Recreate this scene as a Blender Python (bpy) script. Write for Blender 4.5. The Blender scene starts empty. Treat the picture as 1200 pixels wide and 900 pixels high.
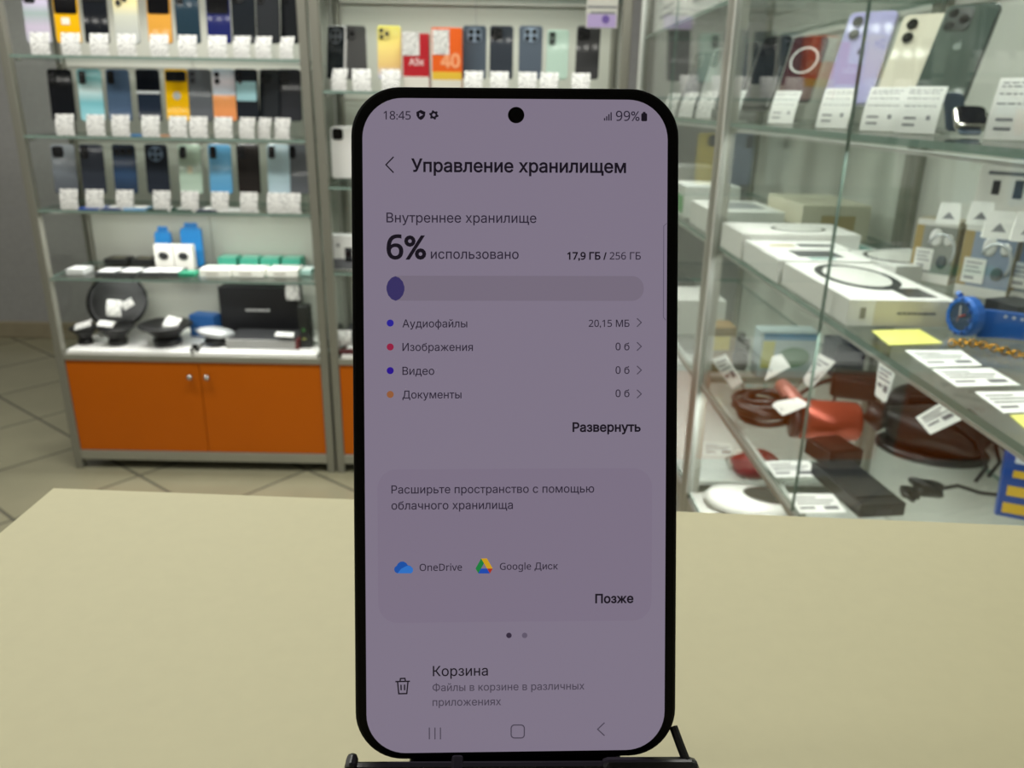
import bpy, bmesh, math, random
from mathutils import Vector, Matrix
from mathutils.geometry import delaunay_2d_cdt
random.seed(7)
C = bpy.context.scene.collection
sc = bpy.context.scene

# ------------------------------------------------------------------ camera, world, lights, exposure
FPX, PITCH, ROLL, CAM_H = 929.05, 0.3421, 0.0182, 1.2984
_f = Vector((0, math.cos(PITCH), -math.sin(PITCH)))
_r0 = Vector((1, 0, 0)); _u0 = _r0.cross(_f)
RT = _r0 * math.cos(ROLL) + _u0 * math.sin(ROLL)
UP = -_r0 * math.sin(ROLL) + _u0 * math.cos(ROLL)
CAM = Vector((0, 0, CAM_H))
cam_d = bpy.data.cameras.new('camera'); cam = bpy.data.objects.new('camera', cam_d); C.objects.link(cam)
cam_d.sensor_width = 36.0; cam_d.lens = 36.0 * FPX / 1200.0
cam_d.clip_start = 0.01; cam_d.clip_end = 50
m = Matrix.Identity(4)
for i in range(3):
    m[i][0] = RT[i]; m[i][1] = UP[i]; m[i][2] = -_f[i]; m[i][3] = CAM[i]
cam.matrix_world = m
cam_d.dof.use_dof = True; cam_d.dof.focus_distance = 0.187; cam_d.dof.aperture_fstop = cam_d.lens / 1.05
sc.camera = cam
sc.view_settings.view_transform = 'Standard'; sc.view_settings.look = 'None'
sc.view_settings.gamma = 1.0; sc.view_settings.use_curve_mapping = False
sc.view_settings.exposure = 0.0
sc.cycles.use_denoising = True
sc.cycles.max_bounces = 10; sc.cycles.transparent_max_bounces = 40
sc.cycles.diffuse_bounces = 3; sc.cycles.glossy_bounces = 4
sc.cycles.sample_clamp_indirect = 4.0
sc.cycles.caustics_reflective = False; sc.cycles.caustics_refractive = False
w = bpy.data.worlds.new('world'); sc.world = w; w.use_nodes = True
w.node_tree.nodes['Background'].inputs[0].default_value = (0.95, 1.0, 0.96, 1)
w.node_tree.nodes['Background'].inputs[1].default_value = 0.25
LIGHT_COL = (1.0, 0.985, 0.93)
def area(name, loc, sx, sy, power, col=LIGHT_COL, rot=(0, 0, 0)):
    l = bpy.data.lights.new(name, 'AREA'); l.shape = 'RECTANGLE'; l.size = sx; l.size_y = sy; l.energy = power; l.color = col
    o = bpy.data.objects.new(name, l); C.objects.link(o); o.location = loc; o.rotation_euler = rot
    return o
CEIL = 2.85
area('ceiling_panel_glow', (-1.3, 1.7, CEIL - .06), 1.1, .28, 34)
area('ceiling_panel_glow', (0.0, 1.7, CEIL - .06), 1.1, .28, 30)
area('ceiling_panel_glow', (-1.3, 3.35, CEIL - .06), 1.1, .28, 16)
area('ceiling_panel_glow', (-1.9, 0.5, CEIL - .06), 1.1, .28, 9)

# ------------------------------------------------------------------ materials
def lin(c):
    if isinstance(c, str):
        c = c.lstrip('#'); c = [int(c[i:i + 2], 16) for i in (0, 2, 4)]
    out = []
    for v in c:
        v = v / 255.0
        out.append(v / 12.92 if v <= 0.04045 else ((v + 0.055) / 1.055) ** 2.4)
    return (*out, 1.0)
_mats = {}
def mat(col, rough=0.5, metal=0.0, spec=0.5, noise=0.0, nscale=30.0, emit=0.0, ecol=None, name=None, coat=0.0):
    key = (str(col), rough, metal, spec, noise, nscale, emit, str(ecol), coat)
    if key in _mats: return _mats[key]
    M = bpy.data.materials.new(name or 'surface'); M.use_nodes = True
    nt = M.node_tree; b = nt.nodes['Principled BSDF']
    c = lin(col)
    b.inputs['Base Color'].default_value = c
    b.inputs['Roughness'].default_value = rough; b.inputs['Metallic'].default_value = metal
    b.inputs['Specular IOR Level'].default_value = spec
    b.inputs['Coat Weight'].default_value = coat
    if noise > 0:
        tc = nt.nodes.new('ShaderNodeTexCoord'); nz = nt.nodes.new('ShaderNodeTexNoise')
        nz.inputs['Scale'].default_value = nscale; nz.inputs['Detail'].default_value = 4
        nt.links.new(tc.outputs['Object'], nz.inputs['Vector'])
        mx = nt.nodes.new('ShaderNodeMix'); mx.data_type = 'RGBA'
        mx.inputs[6].default_value = tuple(v * (1 - noise) for v in c[:3]) + (1,)
        mx.inputs[7].default_value = tuple(min(1, v * (1 + noise)) for v in c[:3]) + (1,)
        nt.links.new(nz.outputs[0], mx.inputs[0]); nt.links.new(mx.outputs[2], b.inputs['Base Color'])
    if emit > 0:
        b.inputs['Emission Color'].default_value = lin(ecol or col); b.inputs['Emission Strength'].default_value = emit
    _mats[key] = M
    return M
def gradient_mat(stops, rough=.05, axis=2, size=0.16):
    """colour of an iridescent back, running along the thing's own height"""
    M = bpy.data.materials.new('gradient_finish'); M.use_nodes = True
    nt = M.node_tree; b = nt.nodes['Principled BSDF']; b.inputs['Roughness'].default_value = rough
    tc = nt.nodes.new('ShaderNodeTexCoord'); sp = nt.nodes.new('ShaderNodeSeparateXYZ'); r = nt.nodes.new('ShaderNodeValToRGB')
    nt.links.new(tc.outputs['Generated'], sp.inputs[0]); nt.links.new(sp.outputs[axis], r.inputs[0]); nt.links.new(r.outputs[0], b.inputs['Base Color'])
    e = r.color_ramp.elements
    while len(e) < len(stops): e.new(0.5)
    for k, (p, c) in enumerate(stops): e[k].position = p; e[k].color = lin(c)
    return M
def glass_mat(name, tint, ior=1.45, gain=1.0):
    M = bpy.data.materials.new(name); M.use_nodes = True
    nt = M.node_tree; nt.nodes.remove(nt.nodes['Principled BSDF'])
    out = nt.nodes['Material Output']
    tr = nt.nodes.new('ShaderNodeBsdfTransparent'); tr.inputs[0].default_value = tint
    gl = nt.nodes.new('ShaderNodeBsdfGlossy'); gl.inputs['Roughness'].default_value = 0.0
    fr = nt.nodes.new('ShaderNodeFresnel'); ge = nt.nodes.new('ShaderNodeNewGeometry')
    sel = nt.nodes.new('ShaderNodeMix'); sel.inputs[2].default_value = ior; sel.inputs[3].default_value = 1 / ior   # leaving the pane: same share as entering it
    nt.links.new(ge.outputs['Backfacing'], sel.inputs[0]); nt.links.new(sel.outputs[0], fr.inputs[0])
    mx = nt.nodes.new('ShaderNodeMixShader')
    nt.links.new(fr.outputs[0], mx.inputs[0]); nt.links.new(tr.outputs[0], mx.inputs[1]); nt.links.new(gl.outputs[0], mx.inputs[2])
    nt.links.new(mx.outputs[0], out.inputs[0])
    return M
GLASS = glass_mat('clear_glass', (0.965, 0.985, 0.975, 1), 1.31)
ACRYL = glass_mat('clear_acrylic', (0.97, 0.98, 0.98, 1), 1.35)
EDGE = mat('7f958b', 0.25, 0, .5)
ALU = mat('a6a69c', 0.36, 0.55, .5)
ALU_DARK = mat('8c8b80', 0.45, 0.4, .5)
WHITE = mat('e6e6e0', 0.5)
PAPER = mat('eeeee9', 0.75)
BLACK = mat('0c0c0d', 0.35)
BLACKM = mat('131313', 0.6)
LENS = mat('050507', 0.08, 0, .8)
STEEL = mat('b9b9b6', 0.25, 0.9)
def print_mat():
    M = bpy.data.materials.new('printed_paper'); M.use_nodes = True
    nt = M.node_tree; b = nt.nodes['Principled BSDF']; b.inputs['Roughness'].default_value = .75
    tc = nt.nodes.new('ShaderNodeTexCoord'); mp = nt.nodes.new('ShaderNodeMapping'); mp.inputs['Scale'].default_value = (160, 160, 420)
    nz = nt.nodes.new('ShaderNodeTexNoise'); nz.inputs['Scale'].default_value = 1.0; nz.inputs['Detail'].default_value = 2
    r = nt.nodes.new('ShaderNodeValToRGB')
    nt.links.new(tc.outputs['Object'], mp.inputs[0]); nt.links.new(mp.outputs[0], nz.inputs['Vector']); nt.links.new(nz.outputs[0], r.inputs[0])
    e = r.color_ramp.elements
    e[0].position = .40; e[0].color = lin('80807e'); e[1].position = .5; e[1].color = lin('ecece8')
    nt.links.new(r.outputs[0], b.inputs['Base Color'])
    return M
PRINT = print_mat()
INK = mat('6c6d71', 0.7)

# ------------------------------------------------------------------ geometry helpers
def obj(name, bm, material=None, parent=None, loc=None, rot=None, smooth=False, slots=None):
    me = bpy.data.meshes.new(name)
    bmesh.ops.recalc_face_normals(bm, faces=bm.faces)
    bm.to_mesh(me); bm.free()
    if smooth:
        for p in me.polygons: p.use_smooth = True
    o = bpy.data.objects.new(name, me); C.objects.link(o)
    for s in (slots or ([material] if material else [])): me.materials.append(s)
    if parent: o.parent = parent
    if loc is not None: o.location = loc
    if rot is not None: o.rotation_euler = rot
    return o
def thing(name, label, cat, loc=(0, 0, 0), rot=(0, 0, 0), group=None):
    o = bpy.data.objects.new(name, None); C.objects.link(o); o.empty_display_size = .02
    o.location = loc; o.rotation_euler = rot
    o['label'] = label; o['category'] = cat
    if group: o['group'] = group
    return o
def tag(o, label, cat, group=None):
    o['label'] = label; o['category'] = cat
    if group: o['group'] = group
    return o
def struct(name, bm, material, **k):
    o = obj(name, bm, material, **k); o['kind'] = 'structure'; return o
def box(bm, x0, x1, y0, y1, z0, z1, mi=0):
    v = [bm.verts.new(p) for p in ((x0, y0, z0), (x1, y0, z0), (x1, y1, z0), (x0, y1, z0), (x0, y0, z1), (x1, y0, z1), (x1, y1, z1), (x0, y1, z1))]
    fs = []
    for q in ((3, 2, 1, 0), (4, 5, 6, 7), (0, 1, 5, 4), (1, 2, 6, 5), (2, 3, 7, 6), (3, 0, 4, 7)):
        f = bm.faces.new([v[i] for i in q]); f.material_index = mi; fs.append(f)
    return v
def bx(x0, x1, y0, y1, z0, z1, bev=0.0, seg=2):
    bm = bmesh.new(); box(bm, x0, x1, y0, y1, z0, z1)
    if bev: bmesh.ops.bevel(bm, geom=bm.edges[:], offset=bev, segments=seg, affect='EDGES', profile=.5)
    return bm
def rr_loop(w, h, r, seg=6):
    pts = []
    r = min(r, w / 2 - 1e-6, h / 2 - 1e-6)
    for cx, cz, a0 in ((w / 2 - r, h - r, 0), (-w / 2 + r, h - r, 90), (-w / 2 + r, r, 180), (w / 2 - r, r, 270)):
        for k in range(seg + 1):
            a = math.radians(a0 + 90 * k / seg); pts.append((cx + r * math.cos(a), cz + r * math.sin(a)))
    return pts
def slab(w, h, t, r, bev=0.0, y=0.0, cx=0.0, z0=0.0, seg=6, bm=None):
    """rounded-corner slab standing in XZ, front face towards -Y"""
    bm = bm or bmesh.new()
    prof = [(bev, -t / 2), (bev * .3, -t / 2 + bev * .3), (0, -t / 2 + bev), (0, t / 2 - bev), (bev * .3, t / 2 - bev * .3), (bev, t / 2)] if bev > 0 else [(0, -t / 2), (0, t / 2)]
    rings = []
    for ins, yy in prof:
        lp = rr_loop(w - 2 * ins, h - 2 * ins, max(r - ins, 1e-5), seg)
        rings.append([bm.verts.new((x + cx, y + yy, z + ins + z0)) for x, z in lp])
    n = len(rings[0])
    for a, b in zip(rings, rings[1:]):
        for i in range(n): bm.faces.new((a[i], a[(i + 1) % n], b[(i + 1) % n], b[i]))
    bm.faces.new(rings[0]); bm.faces.new(rings[-1][::-1])
    return bm
def lathe(prof, seg=24, bm=None, M=None):
    bm = bm or bmesh.new(); rings = []
    for r, z in prof:
        ring = []
        for k in range(seg):
            a = 2 * math.pi * k / seg; p = Vector((max(r, 1e-5) * math.cos(a), max(r, 1e-5) * math.sin(a), z))
            ring.append(bm.verts.new(M @ p if M else p))
        rings.append(ring)
    for a, b in zip(rings, rings[1:]):
        for i in range(seg): bm.faces.new((a[i], a[(i + 1) % seg], b[(i + 1) % seg], b[i]))
    bm.faces.new(rings[0][::-1]); bm.faces.new(rings[-1])
    return bm
def tube(pts, r, seg=8, bm=None, closed=False):
    bm = bm or bmesh.new(); pts = [Vector(p) for p in pts]; n = len(pts); rings = []
    for i, p in enumerate(pts):
        if closed: t = pts[(i + 1) % n] - pts[i - 1]
        else: t = pts[min(i + 1, n - 1)] - pts[max(i - 1, 0)]
        t.normalize()
        a = Vector((0, 0, 1)) if abs(t.z) < .9 else Vector((1, 0, 0))
        u = t.cross(a).normalized(); v = t.cross(u)
        rr = r[i] if isinstance(r, (list, tuple)) else r
        rings.append([bm.verts.new(p + (u * math.cos(2 * math.pi * k / seg) + v * math.sin(2 * math.pi * k / seg)) * rr) for k in range(seg)])
    for i in range(n if closed else n - 1):
        a, b = rings[i], rings[(i + 1) % n]
        for k in range(seg): bm.faces.new((a[k], a[(k + 1) % seg], b[(k + 1) % seg], b[k]))
    if not closed: bm.faces.new(rings[0][::-1]); bm.faces.new(rings[-1])
    return bm
def cyl(c, axis, r, h, seg=20, bm=None):
    q = Vector((0, 0, 1)).rotation_difference(Vector(axis)).to_matrix().to_4x4()
    return lathe([(r, 0), (r, h)], seg, bm, Matrix.Translation(c) @ q)
def blob(rx, ry, rz, amp, seed, sub=3, flat=None):
    bm = bmesh.new(); bmesh.ops.create_icosphere(bm, subdivisions=sub, radius=1)
    rnd = random.Random(seed); ph = [(rnd.uniform(1, 4), rnd.uniform(1, 4), rnd.uniform(1, 4), rnd.uniform(0, 6)) for _ in range(5)]
    for v in bm.verts:
        p = v.co.copy(); s = 1 + amp * sum(math.sin(a * p.x + b * p.y + c * p.z + d) for a, b, c, d in ph) / 3
        v.co = Vector((p.x * rx * s, p.y * ry * s, p.z * rz * s))
        if flat is not None and v.co.z < flat: v.co.z = flat
    return bm
def ray(px, py): return _f + RT * ((px - 600) / FPX) - UP * ((py - 450) / FPX)
def on_z(px, py, z):
    d = ray(px, py); return CAM + d * ((z - CAM_H) / d.z)
def on_y(px, py, y):
    d = ray(px, py); return CAM + d * (y / d.y)

# lettering: outlines of the built-in font filled by winding number
def outline_polys(body):
    c = bpy.data.curves.new('lettering', 'FONT'); c.body = body; c.fill_mode = 'NONE'; c.resolution_u = 3
    o = bpy.data.objects.new('lettering', c); C.objects.link(o)
    bpy.context.view_layer.update()
    ev = o.evaluated_get(bpy.context.evaluated_depsgraph_get()); me = ev.to_mesh()
    vs = [v.co.to_2d() for v in me.vertices]; nxt = {}
    for e in me.edges: nxt.setdefault(e.vertices[0], []).append(e.vertices[1])
    prv = {}
    adj = {}
    for e in me.edges:
        adj.setdefault(e.vertices[0], []).append(e.vertices[1]); adj.setdefault(e.vertices[1], []).append(e.vertices[0])
    seen = set(); polys = []
    for i in range(len(vs)):
        if i in seen or i not in adj: continue
        lp = [i]; seen.add(i)
        cur = i + 1 if i + 1 in adj[i] else adj[i][0]
        while cur not in seen:
            lp.append(cur); seen.add(cur)
            cand = [a for a in adj[cur] if a not in seen]
            if not cand: break
            cur = cand[0]
        if len(lp) > 2: polys.append([vs[k].copy() for k in lp])
    ev.to_mesh_clear(); bpy.data.objects.remove(o); bpy.data.curves.remove(c)
    out = []
    for p in polys:
        q = [p[0]]
        for a in p[1:]:
            if (a - q[-1]).length > 1e-4: q.append(a)
        if (q[0] - q[-1]).length < 1e-4: q.pop()
        if len(q) > 2: out.append(q)
    return out
def embolden(p, d):
    n = len(p); out = []
    for i in range(n):
        a, b, c = p[i - 1], p[i], p[(i + 1) % n]
        e1 = (b - a).normalized(); e2 = (c - b).normalized()
        nn = Vector((e1.y, -e1.x)) + Vector((e2.y, -e2.x))
        if nn.length < 1e-6: nn = Vector((e1.y, -e1.x))
        nn.normalize(); k = max(.5, nn.dot(Vector((e1.y, -e1.x))))
        out.append(b + nn * (d / k))
    return out
def area2(p): return sum(p[i - 1].x * p[i].y - p[i].x * p[i - 1].y for i in range(len(p)))
def inside_w(polys, x, y):
    wn = 0
    for p in polys:
        for i in range(len(p)):
            a, b = p[i - 1], p[i]
            if (a.y <= y) != (b.y <= y):
                if a.x + (y - a.y) / (b.y - a.y) * (b.x - a.x) > x: wn += 1 if b.y > a.y else -1
    return wn
def text_tris(body, bold=0.0):
    polys = outline_polys(body)
    if not polys: return [], [], (0, 1)
    # fill glyph by glyph (contours grouped by overlapping x range)
    polys.sort(key=lambda p: min(v.x for v in p)); groups = []
    for p in polys:
        lo, hi = min(v.x for v in p), max(v.x for v in p)
        if groups and lo < groups[-1][1]: groups[-1][0].append(p); groups[-1][1] = max(groups[-1][1], hi)
        else: groups.append([[p], hi])
    V, F = [], []
    for ps, _ in groups:
        if bold:   # the outer contour is the largest of its glyph
            b0 = max(ps, key=lambda p: abs(area2(p))); sg = 1 if area2(b0) > 0 else -1
            ps = [embolden(p, bold * sg) for p in ps]
        pts, edges = [], []
        for p in ps:
            n0 = len(pts); pts += p; edges += [(n0 + i, n0 + (i + 1) % len(p)) for i in range(len(p))]
        v, e, f, *_r = delaunay_2d_cdt(pts, edges, [], 0, 1e-5)
        n0 = len(V); V += v
        for t in f:
            cx = sum(v[i].x for i in t) / len(t); cy = sum(v[i].y for i in t) / len(t)
            if inside_w(ps, cx, cy) != 0: F.append([n0 + i for i in t])
    xs = [v.x for v in V]
    return V, F, (min(xs), max(xs))
def sans(body):
    """digits and Latin letters in their upright sans form, to go with the Cyrillic"""
    out = ''
    for c in body:
        if c.isdigit(): out += chr(0x1D7E2 + ord(c) - 48)
        elif 'A' <= c <= 'Z': out += chr(0x1D5A0 + ord(c) - 65)
        elif 'a' <= c <= 'z': out += chr(0x1D5BA + ord(c) - 97)
        else: out += c
    return out
def text_bm(body, x0, x1, z, y, bold=0.0):
    """letters in the XZ plane from x0 to x1, baseline z, facing -Y"""
    V, F, (lo, hi) = text_tris(sans(body), bold); s = (x1 - x0) / (hi - lo); bm = bmesh.new()
    vv = [bm.verts.new((x0 + (v.x - lo) * s, y, z + v.y * s)) for v in V]
    for f in F:
        try: bm.faces.new([vv[i] for i in f])
        except ValueError: pass
    loose = [v for v in bm.verts if not v.link_faces]
    bmesh.ops.delete(bm, geom=loose, context='VERTS')
    return bm

# ------------------------------------------------------------------ room
def tile_floor():
    M = bpy.data.materials.new('floor_tiles'); M.use_nodes = True
    nt = M.node_tree; b = nt.nodes['Principled BSDF']; b.inputs['Roughness'].default_value = .22
    tc = nt.nodes.new('ShaderNodeTexCoord'); mp = nt.nodes.new('ShaderNodeMapping'); mp.inputs['Rotation'].default_value = (0, 0, math.radians(38)); mp.inputs['Location'].default_value = (.13, .05, 0)
    br = nt.nodes.new('ShaderNodeTexBrick'); br.offset = 0.0
    br.inputs['Scale'].default_value = 1.0; br.inputs['Brick Width'].default_value = .42; br.inputs['Row Height'].default_value = .42
    br.inputs['Mortar Size'].default_value = .006; br.inputs['Mortar Smooth'].default_value = .2
    br.inputs['Color1'].default_value = lin('9a967c'); br.inputs['Color2'].default_value = lin('938f76'); br.inputs['Mortar'].default_value = lin('5c5a4e')
    nz = nt.nodes.new('ShaderNodeTexNoise'); nz.inputs['Scale'].default_value = 5; nz.inputs['Detail'].default_value = 5
    mx = nt.nodes.new('ShaderNodeMix'); mx.data_type = 'RGBA'; mx.blend_type = 'MULTIPLY'; mx.inputs[0].default_value = .25
    nt.links.new(tc.outputs['Object'], mp.inputs[0]); nt.links.new(mp.outputs[0], br.inputs['Vector']); nt.links.new(tc.outputs['Object'], nz.inputs['Vector'])
    nt.links.new(br.outputs[0], mx.inputs[6]); nt.links.new(nz.outputs[0], mx.inputs[7]); nt.links.new(mx.outputs[2], b.inputs['Base Color'])
    return M
WALLM = mat('a3a3a2', 0.85, noise=.12, nscale=55)
struct('floor', bx(-3.6, 1.3, -2.2, 4.4, -.05, 0), tile_floor())
struct('ceiling', bx(-3.6, 1.3, -2.2, 4.4, CEIL, CEIL + .05), mat('d8d8d2', .9))
struct('wall_back', bx(-3.6, 1.3, 4.3, 4.4, 0, CEIL), WALLM)
struct('wall_left', bx(-3.7, -3.6, -2.2, 4.4, 0, CEIL), WALLM)
struct('wall_right', bx(1.3, 1.4, -2.2, 4.4, 0, CEIL), WALLM)
struct('wall_front', bx(-3.6, 1.3, -2.3, -2.2, 0, CEIL), mat('6f6d70', .9, noise=.1, nscale=8))
struct('baseboard_back', bx(-3.6, 1.3, 4.27, 4.3, 0, .09, .004), mat('9a9078', .45, noise=.15, nscale=20))
for x, y in ((-1.3, 1.7), (0, 1.7), (-1.3, 3.35), (-1.9, .5)):
    t = thing('ceiling_light', 'white rectangular ceiling light panel above the shop floor', 'ceiling light', (x, y, CEIL), group='ceiling light panels')
    bm = bmesh.new(); box(bm, -.57, .57, -.16, .16, -.05, 0); obj('housing', bm, mat('d0d0cc', .5), t)

# ------------------------------------------------------------------ display cabinets
def glass_sheet(x0, x1, y0, y1, z0, z1, thin):
    """pane of glass; the four narrow sides get the green edge"""
    bm = bmesh.new(); box(bm, x0, x1, y0, y1, z0, z1)
    for f in bm.faces:
        c = f.calc_center_median(); k = 'xyz'.index(thin); lo, hi = ((x0, x1), (y0, y1), (z0, z1))[k]
        f.normal_update(); f.material_index = 0 if abs(f.normal[k]) > .9 else 1
    return bm
def led_strip(parent, length, axis='x', loc=(0, 0, 0), power=1.0):
    s = bmesh.new()
    if axis == 'x': box(s, 0, length, -.006, .006, 0, .004)
    else: box(s, -.006, .006, 0, length, 0, .004)
    o = obj('led_strip', s, mat('cfcfca', .4), parent, loc)
    if not power: return o
    n = int(length / .05)
    for k in range(n):
        c = (k + .5) * length / n
        p = (c, 0, -.002) if axis == 'x' else (0, c, -.002)
        d = bmesh.new(); box(d, p[0] - .006, p[0] + .006, p[1] - .005, p[1] + .005, -.003, 0)
        obj('diode', d, mat('ffffff', .4, emit=22.0, ecol='fffdf0'), o)
    return o
def cabinet(name, label, x0, x1, yf, depth, top, shelves, floor_z, door_z, door_c, led=True, seam=None):
    """aluminium display cabinet, shelves behind an open glass front, orange doors below"""
    p = .028; W = x1 - x0
    t = thing(name, label, 'display cabinet', (x0, yf, 0))
    for px, py in ((0, 0), (W - p, 0), (0, depth - p), (W - p, depth - p)):
        obj('post', bx(px, px + p, py, py + p, 0, top, .003), ALU_DARK, t)
    for z in shelves:
        obj('glass_shelf', glass_sheet(p * .5, W - p * .5, .006, depth - .032, z - .008, z, 'z'), None, t, slots=[GLASS, EDGE])
        for sx in (p, W - p - .012):
            for sy in (.03, depth - .07):
                obj('shelf_bracket', bx(sx, sx + .012, sy, sy + .02, z - .018, z - .0085, .002), STEEL, t)
    obj('side_glass', glass_sheet(.010, .015, p, depth - p, floor_z, top - .03, 'x'), None, t, slots=[GLASS, EDGE])
    obj('side_glass', glass_sheet(W - .015, W - .010, p, depth - p, floor_z, top - .03, 'x'), None, t, slots=[GLASS, EDGE])
    bp = bmesh.new(); s = seam or W / 2
    box(bp, p, s - .0015, depth - .012, depth - .004, floor_z, top - .03); box(bp, s + .0015, W - p, depth - .012, depth - .004, floor_z, top - .03)
    obj('back_panel', bp, mat('c2c3b8', .55), t)
    obj('rail', bx(p, W - p, 0, p, door_z[1], floor_z - .002, .002), ALU, t)
    obj('rail', bx(p, W - p, 0, p, door_z[0] - .035, door_z[0], .002), ALU, t)
    obj('top_panel', bx(0, W, 0, depth, top, top + .03, .003), ALU, t)
    fl = bmesh.new(); h = W / 2
    box(fl, p + .012, h - .006, .004, depth - .02, floor_z - .016, floor_z + .010); box(fl, h + .010, W - p - .012, .004, depth - .02, floor_z - .016, floor_z + .010)
    obj('display_floor', fl, mat('f4f4f0', .35), t)
    cb = bmesh.new(); box(cb, p, W - p, p + .002, depth - .01, door_z[0] - .03, floor_z - .018)
    obj('carcass', cb, mat('8f8f88', .6), t)
    mid = W / 2 + .02
    for a, b_, kx in ((p + .001, mid - .0012, mid - .03), (mid + .0012, W - p - .001, mid + .03)):
        d = obj('door', bx(a, b_, .006, .022, door_z[0] + .001, door_z[1] - .001, .0015), door_c, t)
        kb = lathe([(.004, 0), (.004, .012), (.009, .016), (.010, .021), (.006, .026), (0, .026)], 14, None, Matrix.Translation((kx, .006, door_z[1] - .052)) @ Matrix.Rotation(math.radians(90), 4, 'X'))
        obj('knob', kb, STEEL, d, smooth=True)
    if led: led_strip(t, W - .1, 'x', (.05, .05, top - .012))
    if seam:
        for z in (S3, S4): led_strip(t, W - .1, 'x', (.05, .05, z - .016), 0)  # bare strips added to go with the glows brightening the lower rows
    return t
ORANGE = mat('bd5d00', .45, spec=.25, noise=.04, nscale=6)
YF = 2.635; DEP = .34
S1, S2, S3, S4, SB = 1.41, 1.1709, .9365, .709, .465
XA0, XA1 = -1.600, -.645
cabinet('display_cabinet', 'tall aluminium display cabinet of phones with two orange doors beside the grey wall', XA0, XA1, YF, DEP, 1.86, (S1, S2, S3, S4), SB - .022, (.0722, .4186), ORANGE, seam=.47)
B1, B2, B3 = 1.321, 1.027, .744
XB0, XB1 = -.637, .345
cabinet('display_cabinet', 'aluminium display cabinet mostly hidden behind the upright phone in the foreground', XB0, XB1, YF, DEP, 1.86, (B1 + .30, B1, B2, B3), SB - .022, (.0722, .4186), ORANGE)

# glass showcase at the side: its own axes (x away from the aisle, y towards the back of the shop)
RM = Matrix.Translation((.39, 1.5611, 0)) @ Matrix.Rotation(.02, 4, 'Z'); RI = RM.inverted(); RZ = .02
def loc_x(px, py, x):
    o = RI @ CAM; d = RI.to_3x3() @ ray(px, py); return o + d * ((x - o.x) / d.x)
def loc_z(px, py, z): return RI @ on_z(px, py, z)
R0, R1, R2, R3, RB = 1.488, 1.2690, 1.0415, .7556, .50
def showcase(label, y0, y1, top, left_end, led=True):
    t = thing('glass_showcase', label, 'showcase', RM.translation, (0, 0, RZ)); p = .026; D = .40; L = y1
    for px, py in ((-.004, y0), (-.004, y1 - p), (D - p, y0), (D - p, y1 - p)):
        obj('post', bx(px, px + p, py, py + p, 0, top, .003), ALU if px < .1 else ALU_DARK, t)
    for z in (R0, R1, R2, R3):
        obj('glass_shelf', glass_sheet(.008, D - .03, y0 + .006, y1 - .006, z - .008, z, 'z'), None, t, slots=[GLASS, EDGE])
    h = (y0 + y1) / 2
    h = -.553 if y0 < 0 else h
    obj('sliding_glass', glass_sheet(0, .004, h + .0006, y1 - p, RB, top - .03, 'x'), None, t, slots=[GLASS, EDGE])
    obj('sliding_glass', glass_sheet(0, .004, y0 + p, h - .0006, RB, top - .03, 'x'), None, t, slots=[GLASS, EDGE])
    obj('glass_edge_highlight', bx(-.0055, .005, y1 - p - .007, y1 - p, RB, top - .03, .001), mat('d5d8d2', .3), t)  # pale strip stands in for the bright highlight along the glass edge
    ye = y1 - .016 if left_end else y0 + .012
    obj('end_glass', glass_sheet(.022, D - p, ye, ye + .004, RB, top - .03, 'y'), None, t, slots=[GLASS, EDGE])
    obj('back_panel', bx(D - .012, D - .004, y0 + p, y1 - p, RB, top - .03), mat('c4c5bc', .5), t)
    obj('rail', bx(-.002, p, y0 + p, y1 - p, RB - .05, RB - .012, .002), ALU, t)
    obj('shelf_rail', bx(-.0005, .0075, y0 + p, y1 - p, R3 - .012, R3 - .001, .001), ALU, t)
    obj('display_floor', bx(.004, D - .013, y0 + p, y1 - p, RB - .012, RB, .001), mat('d9d9d4', .4), t)
    obj('base_cabinet', bx(.002, D - .013, y0 + p, y1 - p, .05, RB - .052, .002), mat('8f9089', .5), t)
    obj('top_panel', bx(-.004, D, y0, y1, top, top + .03, .003), ALU, t)
    if led: led_strip(t, y1 - y0 - .1, 'y', (.03, y0 + .05, top - .012))
    for z in (R1, R2, R3): led_strip(t, y1 - y0 - .1, 'y', (.020, y0 + .05, z - .016), 0)  # bare strips added under the shelves for the interior glows
    return t
NEAR0, FAR1 = -1.08, 1.045
showcase('near glass showcase holding phones on stands, boxed tablets and a blue watch', NEAR0, 0.022, 1.80, True)
showcase('farther glass showcase of white boxes between the corner post and the back cabinet', 0.026, FAR1, 1.80, True)
def cab_glow(name, loc, sx, sy, pw, rz=0): area(name, loc, sx, sy, pw, (1.0, 1.0, .95), (0, 0, rz))
cab_glow('cabinet_led_glow', (-1.12, YF + .05, 1.84), .85, .03, 2.2)
cab_glow('cabinet_led_glow', (-.15, YF + .05, 1.84), .85, .03, 2.2)
g = RM @ Vector((.05, -.53, 1.78)); cab_glow('showcase_led_glow', g, .03, .95, 3.6, RZ)
g = RM @ Vector((.05, .53, 1.78)); cab_glow('showcase_led_glow', g, .03, .95, 2.2, RZ)
for yc in (-.53, .53):
    for zz, pw in ((R1, 1.1), (R2, 1.6), (R3, 4.2)):
        cab_glow('showcase_led_glow', RM @ Vector((.020, yc, zz - .020)), .012, .95, pw if yc < 0 else min(pw, 1.0), RZ)  # glow below each shelf, added to brighten the showcase interior
cab_glow('cabinet_led_glow', (-1.12, YF + .05, S3 - .020), .78, .012, 2.4)  # this glow and the next are added to brighten the lower rows
cab_glow('cabinet_led_glow', (-1.12, YF + .05, S4 - .020), .78, .012, 1.1)
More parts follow.
